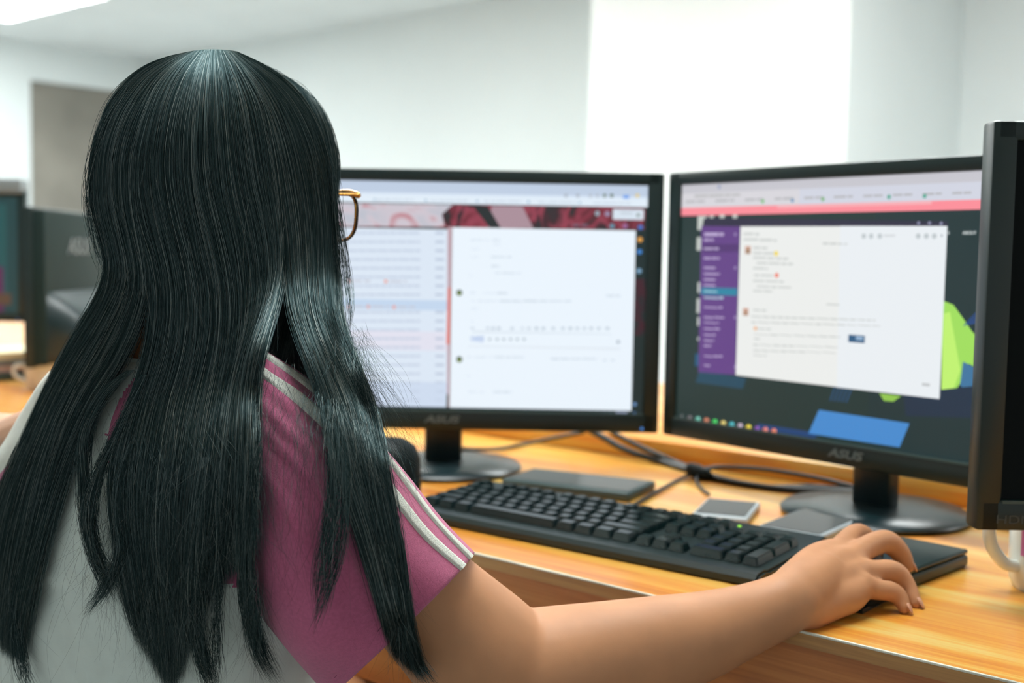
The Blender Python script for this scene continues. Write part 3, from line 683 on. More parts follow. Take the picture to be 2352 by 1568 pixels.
# head
parts += [ell(HL(0, -.010, .004), .069, .082, .077), ell(HL(0, .022, -.045), .056, .066, .075), ell(HL(0, .06, -.098), .026, .026, .022),
          ell(HL(0, .098, -.045), .012, .016, .017), T([HL(0, .088, -.02), HL(0, .102, -.048)], [.007, .011]),
          ell(HL(0, .070, .012), .05, .022, .030), ell(HL(0, .086, -.076), .022, .012, .008), ell(HL(0, .084, -.088), .018, .012, .007),
          ell(HL(.036, .060, -.045), .024, .025, .028), ell(HL(-.036, .060, -.045), .024, .025, .028)]
for s_ in (-1, 1):
    parts += [ell(HL(s_*.074, -.004, -.035), .006, .017, .029), ell(HL(s_*.032, .078, -.022), .013, .012, .010)]
# neck, trunk, hips
NB = W(-.25, -.10, .945)
parts += [T([HL(0, -.02, -.07), (HL(0, -.02, -.12)+NB)/2, NB, NB-zz*.06], [.055, .053, .058, .07])]
def trunk(h, dx=0, dy=0): return W(-.25, h, .95)+rv*dx+fv*dy
parts += [ell(trunk(-.17), .140, .072, .075), ell(trunk(-.30, -.03, .005), .120, .078, .15), ell(trunk(-.45, -.08, .0), .115, .080, .14), ell(trunk(-.535, -.08, .03), .145, .085, .075)]
# right arm
ARM = [P(780, 1190, .860), P(880, 1280, .866), P(1000, 1402, .884), P(1100, 1500, .892), P(1168, 1566, .900)]
FORE = [P(1240, 1551, .905), P(1350, 1524, .915), P(1480, 1490, .925), P(1600, 1462, .935), P(1720, 1420, .948), P(1822, 1380, .958)]
parts += [T(ARM+FORE, [.038, .040, .0465, .0520, .0535, .0520, .0472, .0405, .0355, .0280, .0245], n=90, seg=36)]
parts += [T([W(-.25, -.145, .95), ARM[0]], [.045, .038])]
# right hand
def hp(L): return [P(*q) for q in L]
wr = P(1828, 1378, .960)
MC = {'i': P(1930, 1262, 1.052), 'm': P(1958, 1280, 1.036), 'r': P(1974, 1312, 1.017), 'l': P(1982, 1345, .998)}
parts += [T([P(1800, 1385, .955), P(1850, 1358, .972), P(1890, 1322, 1.000)], [.0245, .025, .021], n=14)]
parts += [T([P(1830, 1350, .968), P(1880, 1290, 1.02), MC['i']], [.021, .0165, .0115]),
          T([P(1845, 1365, .968), P(1905, 1305, 1.01), MC['m']], [.020, .0165, .0115]),
          T([P(1850, 1385, .965), P(1915, 1335, .995), MC['r']], [.020, .0165, .0110]),
          T([P(1850, 1400, .958), P(1910, 1378, .975), P(1950, 1368, .985), MC['l']], [.018, .0165, .0145, .0112])]
for k_, q_ in MC.items(): parts += [ell(q_+zz*.0062, .0078, .0078, .0058)]
fing = [([MC['i'], P(1950, 1238, 1.074), P(1972, 1226, 1.094), P(1996, 1240, 1.112), P(2010, 1272, 1.122)], [.0102, .0094, .0092, .0080, .0066]),
        ([MC['m'], P(1995, 1255, 1.05), P(2036, 1243, 1.062), P(2068, 1270, 1.066), P(2084, 1300, 1.064)], [.0104, .0098, .0096, .0084, .0064]),
        ([MC['r'], P(2010, 1312, 1.022), P(2054, 1313, 1.028), P(2082, 1345, 1.026), P(2101, 1384, 1.016)], [.0100, .0092, .0090, .0078, .0060]),
        ([MC['l'], P(2015, 1354, 1.000), P(2048, 1358, 1.003), P(2068, 1374, 1.001), P(2077, 1396, .996)], [.0094, .0082, .0080, .0068, .0055]),
        ([P(1850, 1340, .99), P(1900, 1310, 1.05), P(1945, 1300, 1.085), P(1990, 1312, 1.10), P(2020, 1318, 1.105)], [.016, .014, .0105, .0095, .0075])]
fing = [(f_, [q*1.12 for q in r_]) for f_, r_ in fing]
for f_, r_ in fing: parts += [T(f_, r_, n=22, seg=14)]
# left arm, mostly hidden
LA = [W(-.395, -.175, 1.07), W(-.50, -.212, 1.18), W(-.60, -.245, 1.28)]
LF = [W(-.60, -.215, 1.28), W(-.50, -.235, 1.40), W(-.42, -.262, 1.50)]
parts += [T(LA, [.045, .042, .040], n=20), T(LF, [.040, .034, .023], n=20), T([W(-.25, -.135, .95), LA[0]], [.05, .047])]
lw = W(-.42, -.262, 1.50)
parts += [T([lw, lw+np.array([.01, .05, -.003])], [.023, .020])]
for k, (dx, r0) in enumerate(((-.027, .0078), (-.009, .0088), (.010, .0090), (.028, .0086))):
    b = lw+np.array([.01+dx*.8, .06, -.002]); parts += [T([lw+np.array([.008+dx*.5, .03, 0]), b, b+np.array([dx*.2, .035, .004]), b+np.array([dx*.25, .062, -.016])], [.012, r0+.001, r0, r0-.0015], n=16, seg=14)]
parts += [T([lw+np.array([.02, .02, 0]), lw+np.array([.048, .045, -.004]), lw+np.array([.055, .078, -.010])], [.013, .0095, .008], n=14, seg=14)]
# legs under the desk
hipc = trunk(-.535, -.08, .03)
for s_ in (-1, 1):
    h0 = hipc+rv*s_*.085; k0 = h0+fv*.42+rv*s_*.03+zz*.0; an = k0+fv*.02-zz*.40
    parts += [T([h0, h0+fv*.2, k0], [.088, .078, .058], n=20), T([k0, (k0+an)/2-fv*.01, an], [.058, .052, .036], n=20), T([an, an+fv*.10-zz*.035, an+fv*.17-zz*.045], [.036, .030, .022], n=14)]
body = fuse('body', parts, .0024, M['skin'], person, smooth=11)
# eyes
M['eye'] = mat('eye_white', (225, 225, 220), .2); M['iris'] = mat('dark_iris', (30, 20, 15), .1); M['lip'] = mat('lip', (176, 96, 90), .4); M['nail'] = mat('nail', (206, 152, 122), .3, coat=.2)
for s_ in (-1, 1):
    v, f = ell(HL(s_*.032, .0835, -.022), .011, .0085, .0075, 12); e_ = loc_obj(mesh_obj('eye', v, f, M['eye'], person, True))
    v, f = ell(HL(s_*.032, .0905, -.022), .0045, .002, .0045, 10); loc_obj(mesh_obj('iris', v, f, M['iris'], e_, True)); e_.children[0].matrix_parent_inverse = Matrix.Identity(4)
# finger nails
for (f_, r_) in fing:
    a = f_[-1]; dv_ = f_[-1]-f_[-2]; dv_ /= np.linalg.norm(dv_); up = np.array([0.25, .35, .9]); up = up-dv_*up.dot(dv_); up /= np.linalg.norm(up); sd = np.cross(dv_, up)
    v, f = ell(a+up*r_[-1]*.72+dv_*r_[-1]*.2, r_[-1]*.66, r_[-1]*.95, .0016, 10, (sd, dv_, up)); loc_obj(mesh_obj('fingernail', v, f, M['nail'], person, True))
# ---- shoes
M['shoe'] = mat('dark_shoe', (40, 42, 44), .6)
for s_ in (-1, 1):
    an = hipc+rv*s_*.115+fv*.44-zz*.40
    v, f = join_data([T([an-fv*.02-zz*.022, an+fv*.08-zz*.05, an+fv*.19-zz*.055], [.042, .042, .034], n=16)])
    v = [np.array([q[0], q[1], max(q[2], .004)]) for q in v]
    loc_obj(mesh_obj('shoe', v, f, M['shoe'], person, True))
# ---- shorts
SV = []
for s_ in (-1, 1):
    h0 = hipc+rv*s_*.085; SV += [T([h0-fv*.02, h0+fv*.10+rv*s_*.006, h0+fv*.20+rv*s_*.012], [.105, .098, .093], n=14)]
SV += [ell(hipc+zz*.0-fv*.005, .172, .105, .095)]
fuse('shorts', SV, .005, M['shorts'], person, smooth=5)
# ---- shirt trunk
def ring_loft(rings, seg=240, sub=20, wr_=None):
    """rings: (h, dx, dy, hw, hd, exponent)"""
    c = catmull(np.array(rings, float), len(rings)*sub); V = []
    for i, (h, dx, dy, hw, hd, ex) in enumerate(c):
        for k in range(seg):
            a = 2*math.pi*k/seg; ca, sa = math.cos(a), math.sin(a)
            x = hw*math.copysign(abs(ca)**(2/ex), ca); y = hd*math.copysign(abs(sa)**(2/ex), sa)
            d = wr_(h, a) if wr_ else 0
            V.append(trunk(h, dx+x*(1+d), dy+y*(1+d)))
    n_ = len(c)
    return V, [(i*seg+k, i*seg+(k+1) % seg, (i+1)*seg+(k+1) % seg, (i+1)*seg+k) for i in range(n_-1) for k in range(seg)]
def wrk(h, a):
    back = max(0, -math.sin(a))
    return .012*math.sin(h*62+3*math.sin(a*2+h*9)) * (.3+back)*min(1, max(0, (-h-.14)*8)) + .03*max(0, math.exp(-((h+.236+.012*math.sin(a*3))/.007)**2))*back
rings = [(-.082, 0, -.004, .060, .056, 2.0), (-.098, 0, -.006, .078, .062, 2.0), (-.112, 0, -.006, .118, .068, 2.0), (-.130, 0, -.006, .152, .078, 2.1), (-.165, 0, -.004, .172, .090, 2.3), (-.23, -.02, -.002, .170, .103, 2.5),
         (-.31, -.06, 0, .160, .105, 2.5), (-.40, -.085, .004, .180, .108, 2.4), (-.50, -.10, .006, .197, .116, 2.4), (-.58, -.10, .008, .205, .124, 2.4)]
V, Fc = ring_loft(rings, wr_=wrk)
shirt = loc_obj(mesh_obj('shirt', V, Fc, M['shirtw'], person, True)); shirt['label'] = 'white shirt body with mauve raglan sleeves'
YK = [(380, 800), (330, 845), (285, 905), (248, 1000), (252, 1080), (300, 1200), (420, 1290), (520, 1335), (640, 1380), (900, 1300), (900, 800)]
def inside(x, y, pg):
    c_ = False; j = len(pg)-1
    for i in range(len(pg)):
        if (pg[i][1] > y) != (pg[j][1] > y) and x < (pg[j][0]-pg[i][0])*(y-pg[i][1])/(pg[j][1]-pg[i][1])+pg[i][0]: c_ = not c_
        j = i
    return c_
shirt.data.materials.append(M['shirtp'])
for p_ in shirt.data.polygons:          # mauve back yoke
    c_ = np.array(p_.center)-CP; k_ = c_.dot(FF)
    if p_.center[1] < trunk(0)[1] and inside(1176+FPX*c_.dot(RR)/k_, 784-FPX*c_.dot(U2)/k_, YK): p_.material_index = 1
sd_ = shirt.modifiers.new('t', 'SOLIDIFY'); sd_.thickness = .0015
nbv, nbf = tube_data([trunk(-.084)+np.array([math.cos(a)*.061, math.sin(a)*.057-.004, 0.004*math.sin(a)]) for a in np.linspace(0, 2*math.pi, 40)], [.0045]*40, seg=10, n=90, caps=False)
nb_ = loc_obj(mesh_obj('neckband', nbv, nbf, M['rib'], shirt, True)); nb_.matrix_parent_inverse = Matrix.Identity(4)
# ---- sleeves: lofted rings between a top and a bottom point with a depth bulge
def sleeve(rings, bulge_dir, folds, name, stripes, n=72, seg=112):
    A = np.array([list(P(*t))+list(P(*b))+[d] for t, b, d in rings]); C = catmull(A, n)
    def Sf(v, th):
        x = v*(n-1); i = min(int(x), n-2); q = C[i]*(1-(x-i))+C[i+1]*(x-i)
        t, b, d = q[:3], q[3:6], q[6]; c = (t+b)/2; a = (t-b)/2
        # bulge direction: perpendicular to the top-bottom axis, towards the lens side of the sleeve
        B = np.array(bulge_dir); B = B-a*B.dot(a)/a.dot(a); B /= np.linalg.norm(B)
        dd = folds(v, th); an_ = np.linalg.norm(a)
        return c + a*math.cos(th)*(1+dd/an_) + B*math.sin(th)*(d+dd)
    V = []
    for i in range(n):
        for k in range(seg): V.append(Sf(i/(n-1), 2*math.pi*k/seg))
    Fc = [(i*seg+k, i*seg+(k+1) % seg, (i+1)*seg+(k+1) % seg, (i+1)*seg+k) for i in range(n-1) for k in range(seg)]
    o = loc_obj(mesh_obj('sleeve', V, Fc, M['shirtp'], shirt, True)); o.matrix_parent_inverse = Matrix.Identity(4)
    sl = o.modifiers.new('t', 'SOLIDIFY'); sl.thickness = .0016; sl.offset = -1
    bm = bmesh.new(); bm.from_mesh(o.data); bmesh.ops.recalc_face_normals(bm, faces=bm.faces); bm.to_mesh(o.data); bm.free()
    def strip(th0, th1, v0, v1, m, nm, off=.0016, m_=80, wob=0):
        V, Fc = [], []; K = 6
        for i in range(m_):
            v = v0+(v1-v0)*i/(m_-1)
            for k in range(K+1):
                t0 = th0(v); t1 = th1(v); th = t0+(t1-t0)*k/K + wob*math.sin(v*30)
                p = Sf(v, th); e = 1e-3
                nn = np.cross(Sf(min(1, v+e), th)-Sf(v-e if v > e else v, th), Sf(v, th+e)-Sf(v, th-e)); nn /= np.linalg.norm(nn)
                cq = (C[int(v*(n-1))][:3]+C[int(v*(n-1))][3:6])/2
                if nn.dot(p-cq) < 0: nn = -nn
                edge = 1 if 0 < k < K else -.8
                V.append(p+nn*off*edge)
        for i in range(m_-1):
            for k in range(K): Fc.append((i*(K+1)+k, i*(K+1)+k+1, (i+1)*(K+1)+k+1, (i+1)*(K+1)+k))
        q = loc_obj(mesh_obj(nm, V, Fc, m, shirt, True)); q.matrix_parent_inverse = Matrix.Identity(4)
        return q
    for st in stripes: strip(*st)
    return Sf, strip
cb = W(-.12, -.25, .84)-CP; cbd = -cb/np.linalg.norm(cb)
def foldR(v, th):
    s = math.sin(th); c = math.cos(th)
    g = math.exp(-((v-.18)/.16)**2)
    d = 0
    if s > 0:
        up = max(0, c+.15)
        d += .0024*g*up*math.sin(44*c+3*math.sin(6*v)+1.5*math.sin(5*c))*s
        d += .0016*math.sin(9*v+5*c+2*math.sin(4*c))*s
        d += .0030*math.sin(6*v-7*c)*max(0, v-.55)*s
    d += .0022*math.exp(-((th-.45)/.12)**2)*math.sin(v*16+1)*max(0, v-.6)
    return d
wd1 = lambda a, b: (lambda v: a+b*v)
ringsR = [((612, 806, .865), (592, 1392, .842), .055), ((700, 862, .862), (606, 1420, .835), .066), ((790, 942, .860), (640, 1462, .832), .072), ((870, 1014, .862), (672, 1500, .833), .073),
          ((938, 1092, .866), (700, 1532, .838), .073), ((1012, 1186, .874), (724, 1562, .846), .073), ((1090, 1268, .886), (756, 1596, .856), .073)]
tq = lambda v: .50+.10*min(1, v*2.2)-.05*v
stR = [(tq, lambda v: tq(v)+.18-.02*v, 0.0, 1.0, M['rib'], 'stripe', .0017), (lambda v: .18+.10*v, lambda v: .36+.05*v, 0.0, 1.0, M['rib'], 'stripe', .0017),
       (lambda v: .9, lambda v: 5.5, .915, .918, M['thread'], 'hem_stitching', .0008)]
SR, stripR = sleeve(ringsR, cbd, foldR, 'sleeve', stR)
lcb = W(-.40, -.25, 1.0)-CP; lcbd = -lcb/np.linalg.norm(lcb)
ringsL = [((372, 830, .94), (330, 1290, .90), .045), ((270, 836, .975), (255, 1310, .93), .055), ((190, 838, 1.01), (200, 1330, .95), .060), ((122, 860, 1.045), (130, 1345, .975), .060),
          ((58, 950, 1.075), (60, 1365, 1.0), .060), ((-6, 1052, 1.10), (-20, 1400, 1.02), .058), ((-80, 1150, 1.12), (-110, 1440, 1.05), .055)]
stL = [(lambda v: .02, lambda v: 1.35, 0, 1, M['rib'], 'stripe', .0017), (lambda v: -.62, lambda v: -.30, 0, 1, M['rib'], 'stripe', .0017)]
SL, stripL = sleeve(ringsL, lcbd, lambda v, th: .002*math.sin(12*v+4*th), 'sleeve', stL)

# ---- glasses
gl = bpy.data.objects.new('glasses', None); COL.objects.link(gl); gl.parent = person; gl.empty_display_size = .02; gl['label'] = 'gold and dark brown rimmed glasses'
def gadd(o): o.parent = gl; o.matrix_parent_inverse = Matrix.Translation(-PO); return o
for s_ in (-1, 1):
    cx_, cz_ = .0345, -.031; rp = []
    for k in range(41):
        a = 2*math.pi*k/40; ca, sa = math.cos(a), math.sin(a)
        x = .0285*math.copysign(abs(ca)**.75, ca); z = .0195*math.copysign(abs(sa)**.72, sa); x += .0025*(z/.02)
        rp.append(HL(s_*(cx_+x), .106-.010*abs((cx_+x)/.066)**2, cz_+z))
    V, Fc = tube_data(rp, [.0015]*41, seg=10, n=120, caps=False); gadd(mesh_obj('rim', V, Fc, M['tort'], None, True))
    rp2 = [p-fv*.0016 for p in rp]; V, Fc = tube_data(rp2, [.0007]*41, seg=8, n=120, caps=False); gadd(mesh_obj('rim_edge', V, Fc, M['gold'], None, True))
    V, Fc = tube_data([HL(s_*.063, .098, -.014), HL(s_*.0675, .094, -.0135), HL(s_*.069, .083, -.0135), HL(s_*.073, .04, -.016), HL(s_*.076, .0, -.022), HL(s_*.076, -.025, -.045)], [.0022, .0024, .0015, .0013, .0015, .002], seg=10, n=50); gadd(mesh_obj('temple', V, Fc, M['gold'], None, True))
    V, Fc = tube_data([HL(s_*x, .1055-.010*(x/.066)**2, z) for x, z in ((.006, -.018), (.018, -.0115), (.038, -.010), (.053, -.0105), (.065, -.0125))], [.0022]*5, seg=10, n=40); gadd(mesh_obj('brow_bar', V, Fc, M['gold'], None, True))
V, Fc = tube_data([HL(-.009, .1055, -.025), HL(0, .108, -.022), HL(.009, .1055, -.025)], [.0014]*3, seg=10, n=20); gadd(mesh_obj('bridge', V, Fc, M['gold'], None, True))

# ---- hair
M['haircap'] = mat('hair_scalp', (9, 14, 14), .8, spec=.1)
hm = bpy.data.materials.new('black_hair'); hm.use_nodes = True; nt = hm.node_tree; nt.nodes.remove(nt.nodes['Principled BSDF'])
hi = nt.nodes.new('ShaderNodeHairInfo')
def ramp_(stops, src):
    r = nt.nodes.new('ShaderNodeValToRGB'); e = r.color_ramp.elements
    e[0].position, e[0].color = stops[0]; e[1].position, e[1].color = stops[-1]
    for p_, c_ in stops[1:-1]: q = e.new(p_); q.color = c_
    nt.links.new(src, r.inputs['Fac']); return r
rd = ramp_([(0, (.006, .013, .012, 1)), (.6, (.009, .017, .015, 1)), (.85, (.022, .019, .014, 1)), (1, (.040, .028, .018, 1))], hi.outputs['Random'])
rs = ramp_([(0, (.012, .022, .024, 1)), (.55, (.028, .046, .049, 1)), (.9, (.10, .14, .145, 1)), (1, (.22, .26, .25, 1))], hi.outputs['Random'])
df = nt.nodes.new('ShaderNodeBsdfDiffuse'); nt.links.new(rd.outputs[0], df.inputs['Color'])
rf = nt.nodes.new('ShaderNodeBsdfHair'); rf.component = 'Reflection'; nt.links.new(rs.outputs[0], rf.inputs['Color'])
rf.inputs['RoughnessU'].default_value = .11; rf.inputs['RoughnessV'].default_value = .6; rf.inputs['Offset'].default_value = -.05
ad = nt.nodes.new('ShaderNodeAddShader'); nt.links.new(df.outputs[0], ad.inputs[0]); nt.links.new(rf.outputs[0], ad.inputs[1])
nt.links.new(ad.outputs[0], nt.nodes['Material Output'].inputs[0])
DP = lambda p: p
def bz(px):
    u = (px-1176)/FPX; s = (-.30-u*.89)/(.755+.656*u); return .89+.656*s
def sm(a, b, x): t = min(1, max(0, (x-a)/(b-a))); return t*t*(3-2*t)
# depth of the clothes and head behind every bit of hair, so that the hair lies on them
from mathutils.bvhtree import BVHTree
dg = bpy.context.evaluated_depsgraph_get(); dg.update()
cap_v, cap_f = ell(HC, .080, .097, .090, 32)
geo = [(cap_v, cap_f)]
for o_ in list(shirt.children)+[shirt, body]:
    mw = np.array(Matrix.Identity(4)); n_ = len(o_.data.vertices); co = np.empty(n_*3); o_.data.vertices.foreach_get('co', co); geo.append((list(co.reshape(-1, 3)), [tuple(p.vertices) for p in o_.data.polygons]))
gv, gf = join_data(geo); bvh = BVHTree.FromPolygons([tuple(map(float, v)) for v in gv], gf)
GX, GY = np.arange(-300, 1300, 16), np.arange(0, 1760, 16); ZM = np.full((len(GY), len(GX)), 9.0)
for a_, y_ in enumerate(GY):
    for b_, x_ in enumerate(GX):
        d = ray(x_, y_); h_ = bvh.ray_cast(Vector(CP), Vector(d/np.linalg.norm(d)))
        if h_[0] is not None: ZM[a_, b_] = (np.array(h_[0])-CP).dot(fw)
ZM1 = ZM.copy()
for sx__ in (-1, 0, 1):
    for sy__ in (-1, 0, 1): ZM1 = np.minimum(ZM1, np.roll(np.roll(ZM, sx__, 1), sy__, 0))
ZMs = np.minimum(ZM1, 1.3); K_ = 3
ZB = sum(np.roll(np.roll(ZMs, i_, 1), j_, 0) for i_ in range(-K_, K_+1) for j_ in range(-K_, K_+1))/(2*K_+1)**2
ZB = np.minimum(ZB, ZM1)
def zmap(px, py, Mp):
    fx = np.clip((np.asarray(px, float)-GX[0])/16, 0, len(GX)-1.001); fy = np.clip((np.asarray(py, float)-GY[0])/16, 0, len(GY)-1.001)
    i_, j_ = fy.astype(int), fx.astype(int); a_, b_ = fy-i_, fx-j_
    return (Mp[i_, j_]*(1-b_)+Mp[i_, j_+1]*b_)*(1-a_)+(Mp[i_+1, j_]*(1-b_)+Mp[i_+1, j_+1]*b_)*a_
def Za(px, py):
    d = ray(px, py); d = d/d.dot(fw); o = CP-HC; ab = np.array([.091, .108, .101])
    dd, oo = d/ab, o/ab
    if oo[2]+dd[2]*.95 < 0: dd = dd*np.array([1, 1, 0]); oo = oo*np.array([1, 1, 0])
    A_, B_, C_ = dd.dot(dd), oo.dot(dd), oo.dot(oo)-1
    zh = (-B_-math.sqrt(max(0, B_*B_-A_*C_)))/A_
    lo = float(zmap(px, max(py, 900), ZB))
    lo = min(lo, .872 if px > 600 else 1.06)
    lo -= .014
    t = sm(600, 880, py)*.9+.1*sm(430, 700, py); return zh*(1-t)+lo*t
def lift_out(Pt, dep):
    v_ = Pt-CP; k_ = v_@FF; qx = 1176+FPX*(v_@RR)/k_; qy = 784-FPX*(v_@U2)/k_; Z_ = v_@fw
    zm = zmap(qx, qy, ZM1)-.003-(.014-np.clip(dep, 0, .014))*.6
    s_ = np.where((Z_ > zm) & (Z_ < zm+.11) & (qy > 560), zm/Z_, 1.0)
    for _ in range(2): s_[:, 1:-1] = np.minimum(s_[:, 1:-1], (s_[:, :-2]+s_[:, 2:])/2+.0005)
    return CP+v_*s_[..., None]
def guides(G):
    H_ = []
    for g in G:
        x2 = 490+(g[1][0]-490)*.55
        H_.append(([(x2, 113+(x2-490)**2/560)] if g[0][1] == 113 else [g[0]])+list(g[1:]))
    G = H_
    return [[(x, y, Za(x, y)+(z[0] if z else 0)) for x, y, *z in g] for g in G]
def strands(G, N, npts=26, width=.00011, clump=.5, nclump=60, thick=.006, lift=0, endvar=.18, jit=.0015, urange=None, nolift=False, world=False, frizz=.0006, tipf=.5):
    K = len(G); GP = np.array([resample(catmull(np.array([list(p) for p in g]), 80), npts) for g in G])   # K,npts,3 in (px,py,Z)
    GW = GP if world else np.array([[P(*q) for q in g] for g in GP])
    u = rng.uniform(0, K-1-1e-6, N) if urange is None else rng.uniform(urange[0], urange[1], N)
    cu_ = np.sort(rng.uniform(0, K-1, nclump)); ci = np.argmin(abs(u[:, None]-cu_[None, :]), 1); cc_ = cu_[ci]
    t = np.linspace(0, 1, npts)[None, :]
    uu = u[:, None]+(cc_-u)[:, None]*clump*sm_arr(t)
    uu = np.clip(uu+rng.normal(0, .03, (N, 1))*t, 0, K-1-1e-6)
    i = uu.astype(int); f = uu-i; jj = np.arange(npts)[None, :]
    Pt = GW[i, jj]*(1-f)[..., None]+GW[i+1, jj]*f[..., None]
    end = 1-endvar*rng.random(N)**2
    # cut each strand at its own length
    idx = t*end[:, None]*(npts-1); a = np.floor(idx).astype(int); b = np.minimum(a+1, npts-1); fr = (idx-a)[..., None]
    r_ = np.arange(N)[:, None]; Pt = Pt[r_, a]*(1-fr)+Pt[r_, b]*fr
    view = Pt-CP; view /= np.linalg.norm(view, axis=2)[..., None]
    dep = rng.uniform(0, 1, N)[:, None]*thick
    Pt = Pt+view*(dep-lift)[..., None]
    ph = rng.uniform(0, 6.28, (N, 3)); fq = rng.uniform(4, 11, (N, 3))
    wob = np.sin(fq[:, None, :]*t[..., None]*1.0+ph[:, None, :])*frizz*t[..., None]*3
    Pt = Pt+wob+rng.normal(0, jit, (N, 1, 3))*np.minimum(1, t*6)[..., None]
    if not nolift: Pt = lift_out(Pt, dep)
    rad = width*(.75+.5*rng.random(N))[:, None]*np.clip((1-t)/.12, tipf*.3, 1)
    return Pt, rad
def sm_arr(t): return t*t*(3-2*t)
SETS = []
def hair_curves(name, sets, m):
    P_ = [s[0] for s in sets]; n_ = sum(len(p) for p in P_); hc = bpy.data.hair_curves.new(name)
    sizes = sum([[p.shape[1]]*len(p) for p in P_], [])
    hc.add_curves(sizes)
    pos = np.concatenate([p.reshape(-1, 3) for p in P_]).astype(np.float32); rad = np.concatenate([s[1].reshape(-1) for s in sets]).astype(np.float32)
    hc.points.foreach_set('position', (pos-np.array(PO, np.float32)).ravel())
    if 'radius' not in hc.attributes: hc.attributes.new('radius', 'FLOAT', 'POINT')
    hc.attributes['radius'].data.foreach_set('value', rad)
    hc.materials.append(m); o = bpy.data.objects.new(name, hc); link(o, person); return o
top = (490, 113)
def gl_(*pts): return list(pts)
GN = [[(x, y, z) for x, y, z in g] for g in (
 [(560, 560, .90), (600, 680, .90), (628, 750, .92), (640, 830, .93), (650, 920, .93)],
 [(620, 540, .92), (660, 660, .92), (682, 745, .935), (700, 830, .94), (712, 920, .94)],
 [(700, 520, .94), (725, 640, .94), (738, 740, .945), (760, 830, .945), (780, 920, .945)])]
GL = guides([
 gl_((470, 113), (385, 132), (315, 168), (255, 240), (220, 340), (209, 450), (222, 540), (238, 610), (212, 690), (172, 765), (136, 835), (104, 905), (70, 985), (30, 1070), (-16, 1180), (-50, 1320)),
 gl_((475, 113), (395, 135), (330, 180), (275, 255), (240, 350), (232, 460), (246, 550), (262, 620), (238, 700), (196, 780), (158, 850), (120, 930), (82, 1020), (42, 1120), (12, 1240), (0, 1380), (0, 1490)),
 gl_((478, 113), (405, 138), (345, 190), (298, 270), (268, 360), (262, 470), (278, 570), (290, 650), (262, 740), (225, 820), (180, 900), (145, 980), (112, 1080), (86, 1190), (58, 1310), (34, 1430), (26, 1510)),
 gl_((480, 113), (415, 140), (365, 200), (330, 285), (305, 380), (302, 490), (315, 590), (322, 680), (300, 770), (268, 845), (224, 915), (190, 990), (155, 1080), (120, 1190), (88, 1310), (62, 1430), (50, 1520))])
GM = guides([
 gl_((478, 113), (410, 138), (355, 195), (318, 280), (290, 380), (286, 490), (305, 590), (322, 680), (330, 770), (322, 850), (300, 930), (275, 1010), (258, 1080), (262, 1170), (272, 1260), (290, 1380), (325, 1480)),
 gl_((482, 113), (425, 140), (382, 205), (352, 300), (335, 400), (335, 510), (352, 610), (372, 700), (378, 780), (368, 850), (345, 930), (325, 1020), (312, 1110), (312, 1210), (325, 1310), (345, 1410), (366, 1550)),
 gl_((486, 113), (445, 142), (415, 215), (395, 310), (385, 415), (388, 520), (405, 620), (425, 710), (432, 790), (425, 860), (405, 940), (390, 1030), (378, 1120), (372, 1220), (375, 1320), (382, 1420), (392, 1590)),
 gl_((490, 113), (468, 145), (455, 220), (445, 320), (440, 420), (446, 525), (462, 625), (482, 715), (488, 795), (482, 865), (465, 950), (452, 1040), (440, 1130), (432, 1230), (426, 1320), (418, 1420), (412, 1560)),
 gl_((494, 113), (495, 148), (500, 225), (502, 325), (502, 430), (508, 535), (520, 635), (535, 720), (538, 800), (530, 875), (518, 960), (510, 1050), (500, 1140), (488, 1230), (476, 1310), (466, 1380), (462, 1420)),
 gl_((500, 113), (525, 148), (548, 225), (562, 325), (570, 430), (578, 535), (582, 635), (578, 720), (566, 800), (556, 880), (550, 970), (546, 1060), (542, 1140), (538, 1200), (534, 1250), (530, 1290), (528, 1330)),
 gl_((506, 113), (550, 150), (595, 230), (620, 330), (636, 440), (645, 545), (642, 640), (622, 725), (598, 805), (584, 880), (580, 970), (580, 1050), (578, 1120), (576, 1180), (574, 1225), (572, 1260), (570, 1290))])
def slant(G, k):
    return [[(x+k*(math.exp(-((y-610)/175)**2)) if i_ < len(G)-1 else x, y, Za(x, y)) for x, y, z in g] for i_, g in enumerate(G)]
GM = slant(GM, 34); GL = slant(GL+[GL[-1]], 16)[:-1]
GR = guides([
 gl_((504, 113), (548, 150), (592, 230), (620, 330), (640, 440), (655, 545), (662, 640), (672, 720), (694, 790), (722, 860), (748, 940), (768, 1020), (795, 1120), (828, 1220), (858, 1320), (885, 1420), (912, 1510)),
 gl_((508, 113), (565, 148), (628, 225), (668, 325), (692, 435), (704, 545), (706, 640), (712, 720), (738, 800), (770, 870), (800, 950), (820, 1040), (842, 1140), (868, 1240), (890, 1340), (912, 1440), (936, 1530)),
 gl_((512, 113), (578, 145), (655, 218), (708, 320), (734, 430), (744, 545), (742, 640), (748, 720), (776, 800), (810, 875), (838, 955), (856, 1040), (876, 1140), (896, 1240), (912, 1340), (928, 1440), (955, 1540)),
 gl_((516, 113), (590, 140), (675, 205), (730, 305), (757, 415), (768, 530), (772, 630), (778, 715), (800, 790), (830, 870), (858, 950), (876, 1040), (892, 1140), (910, 1240), (924, 1340), (938, 1440), (975, 1560))])
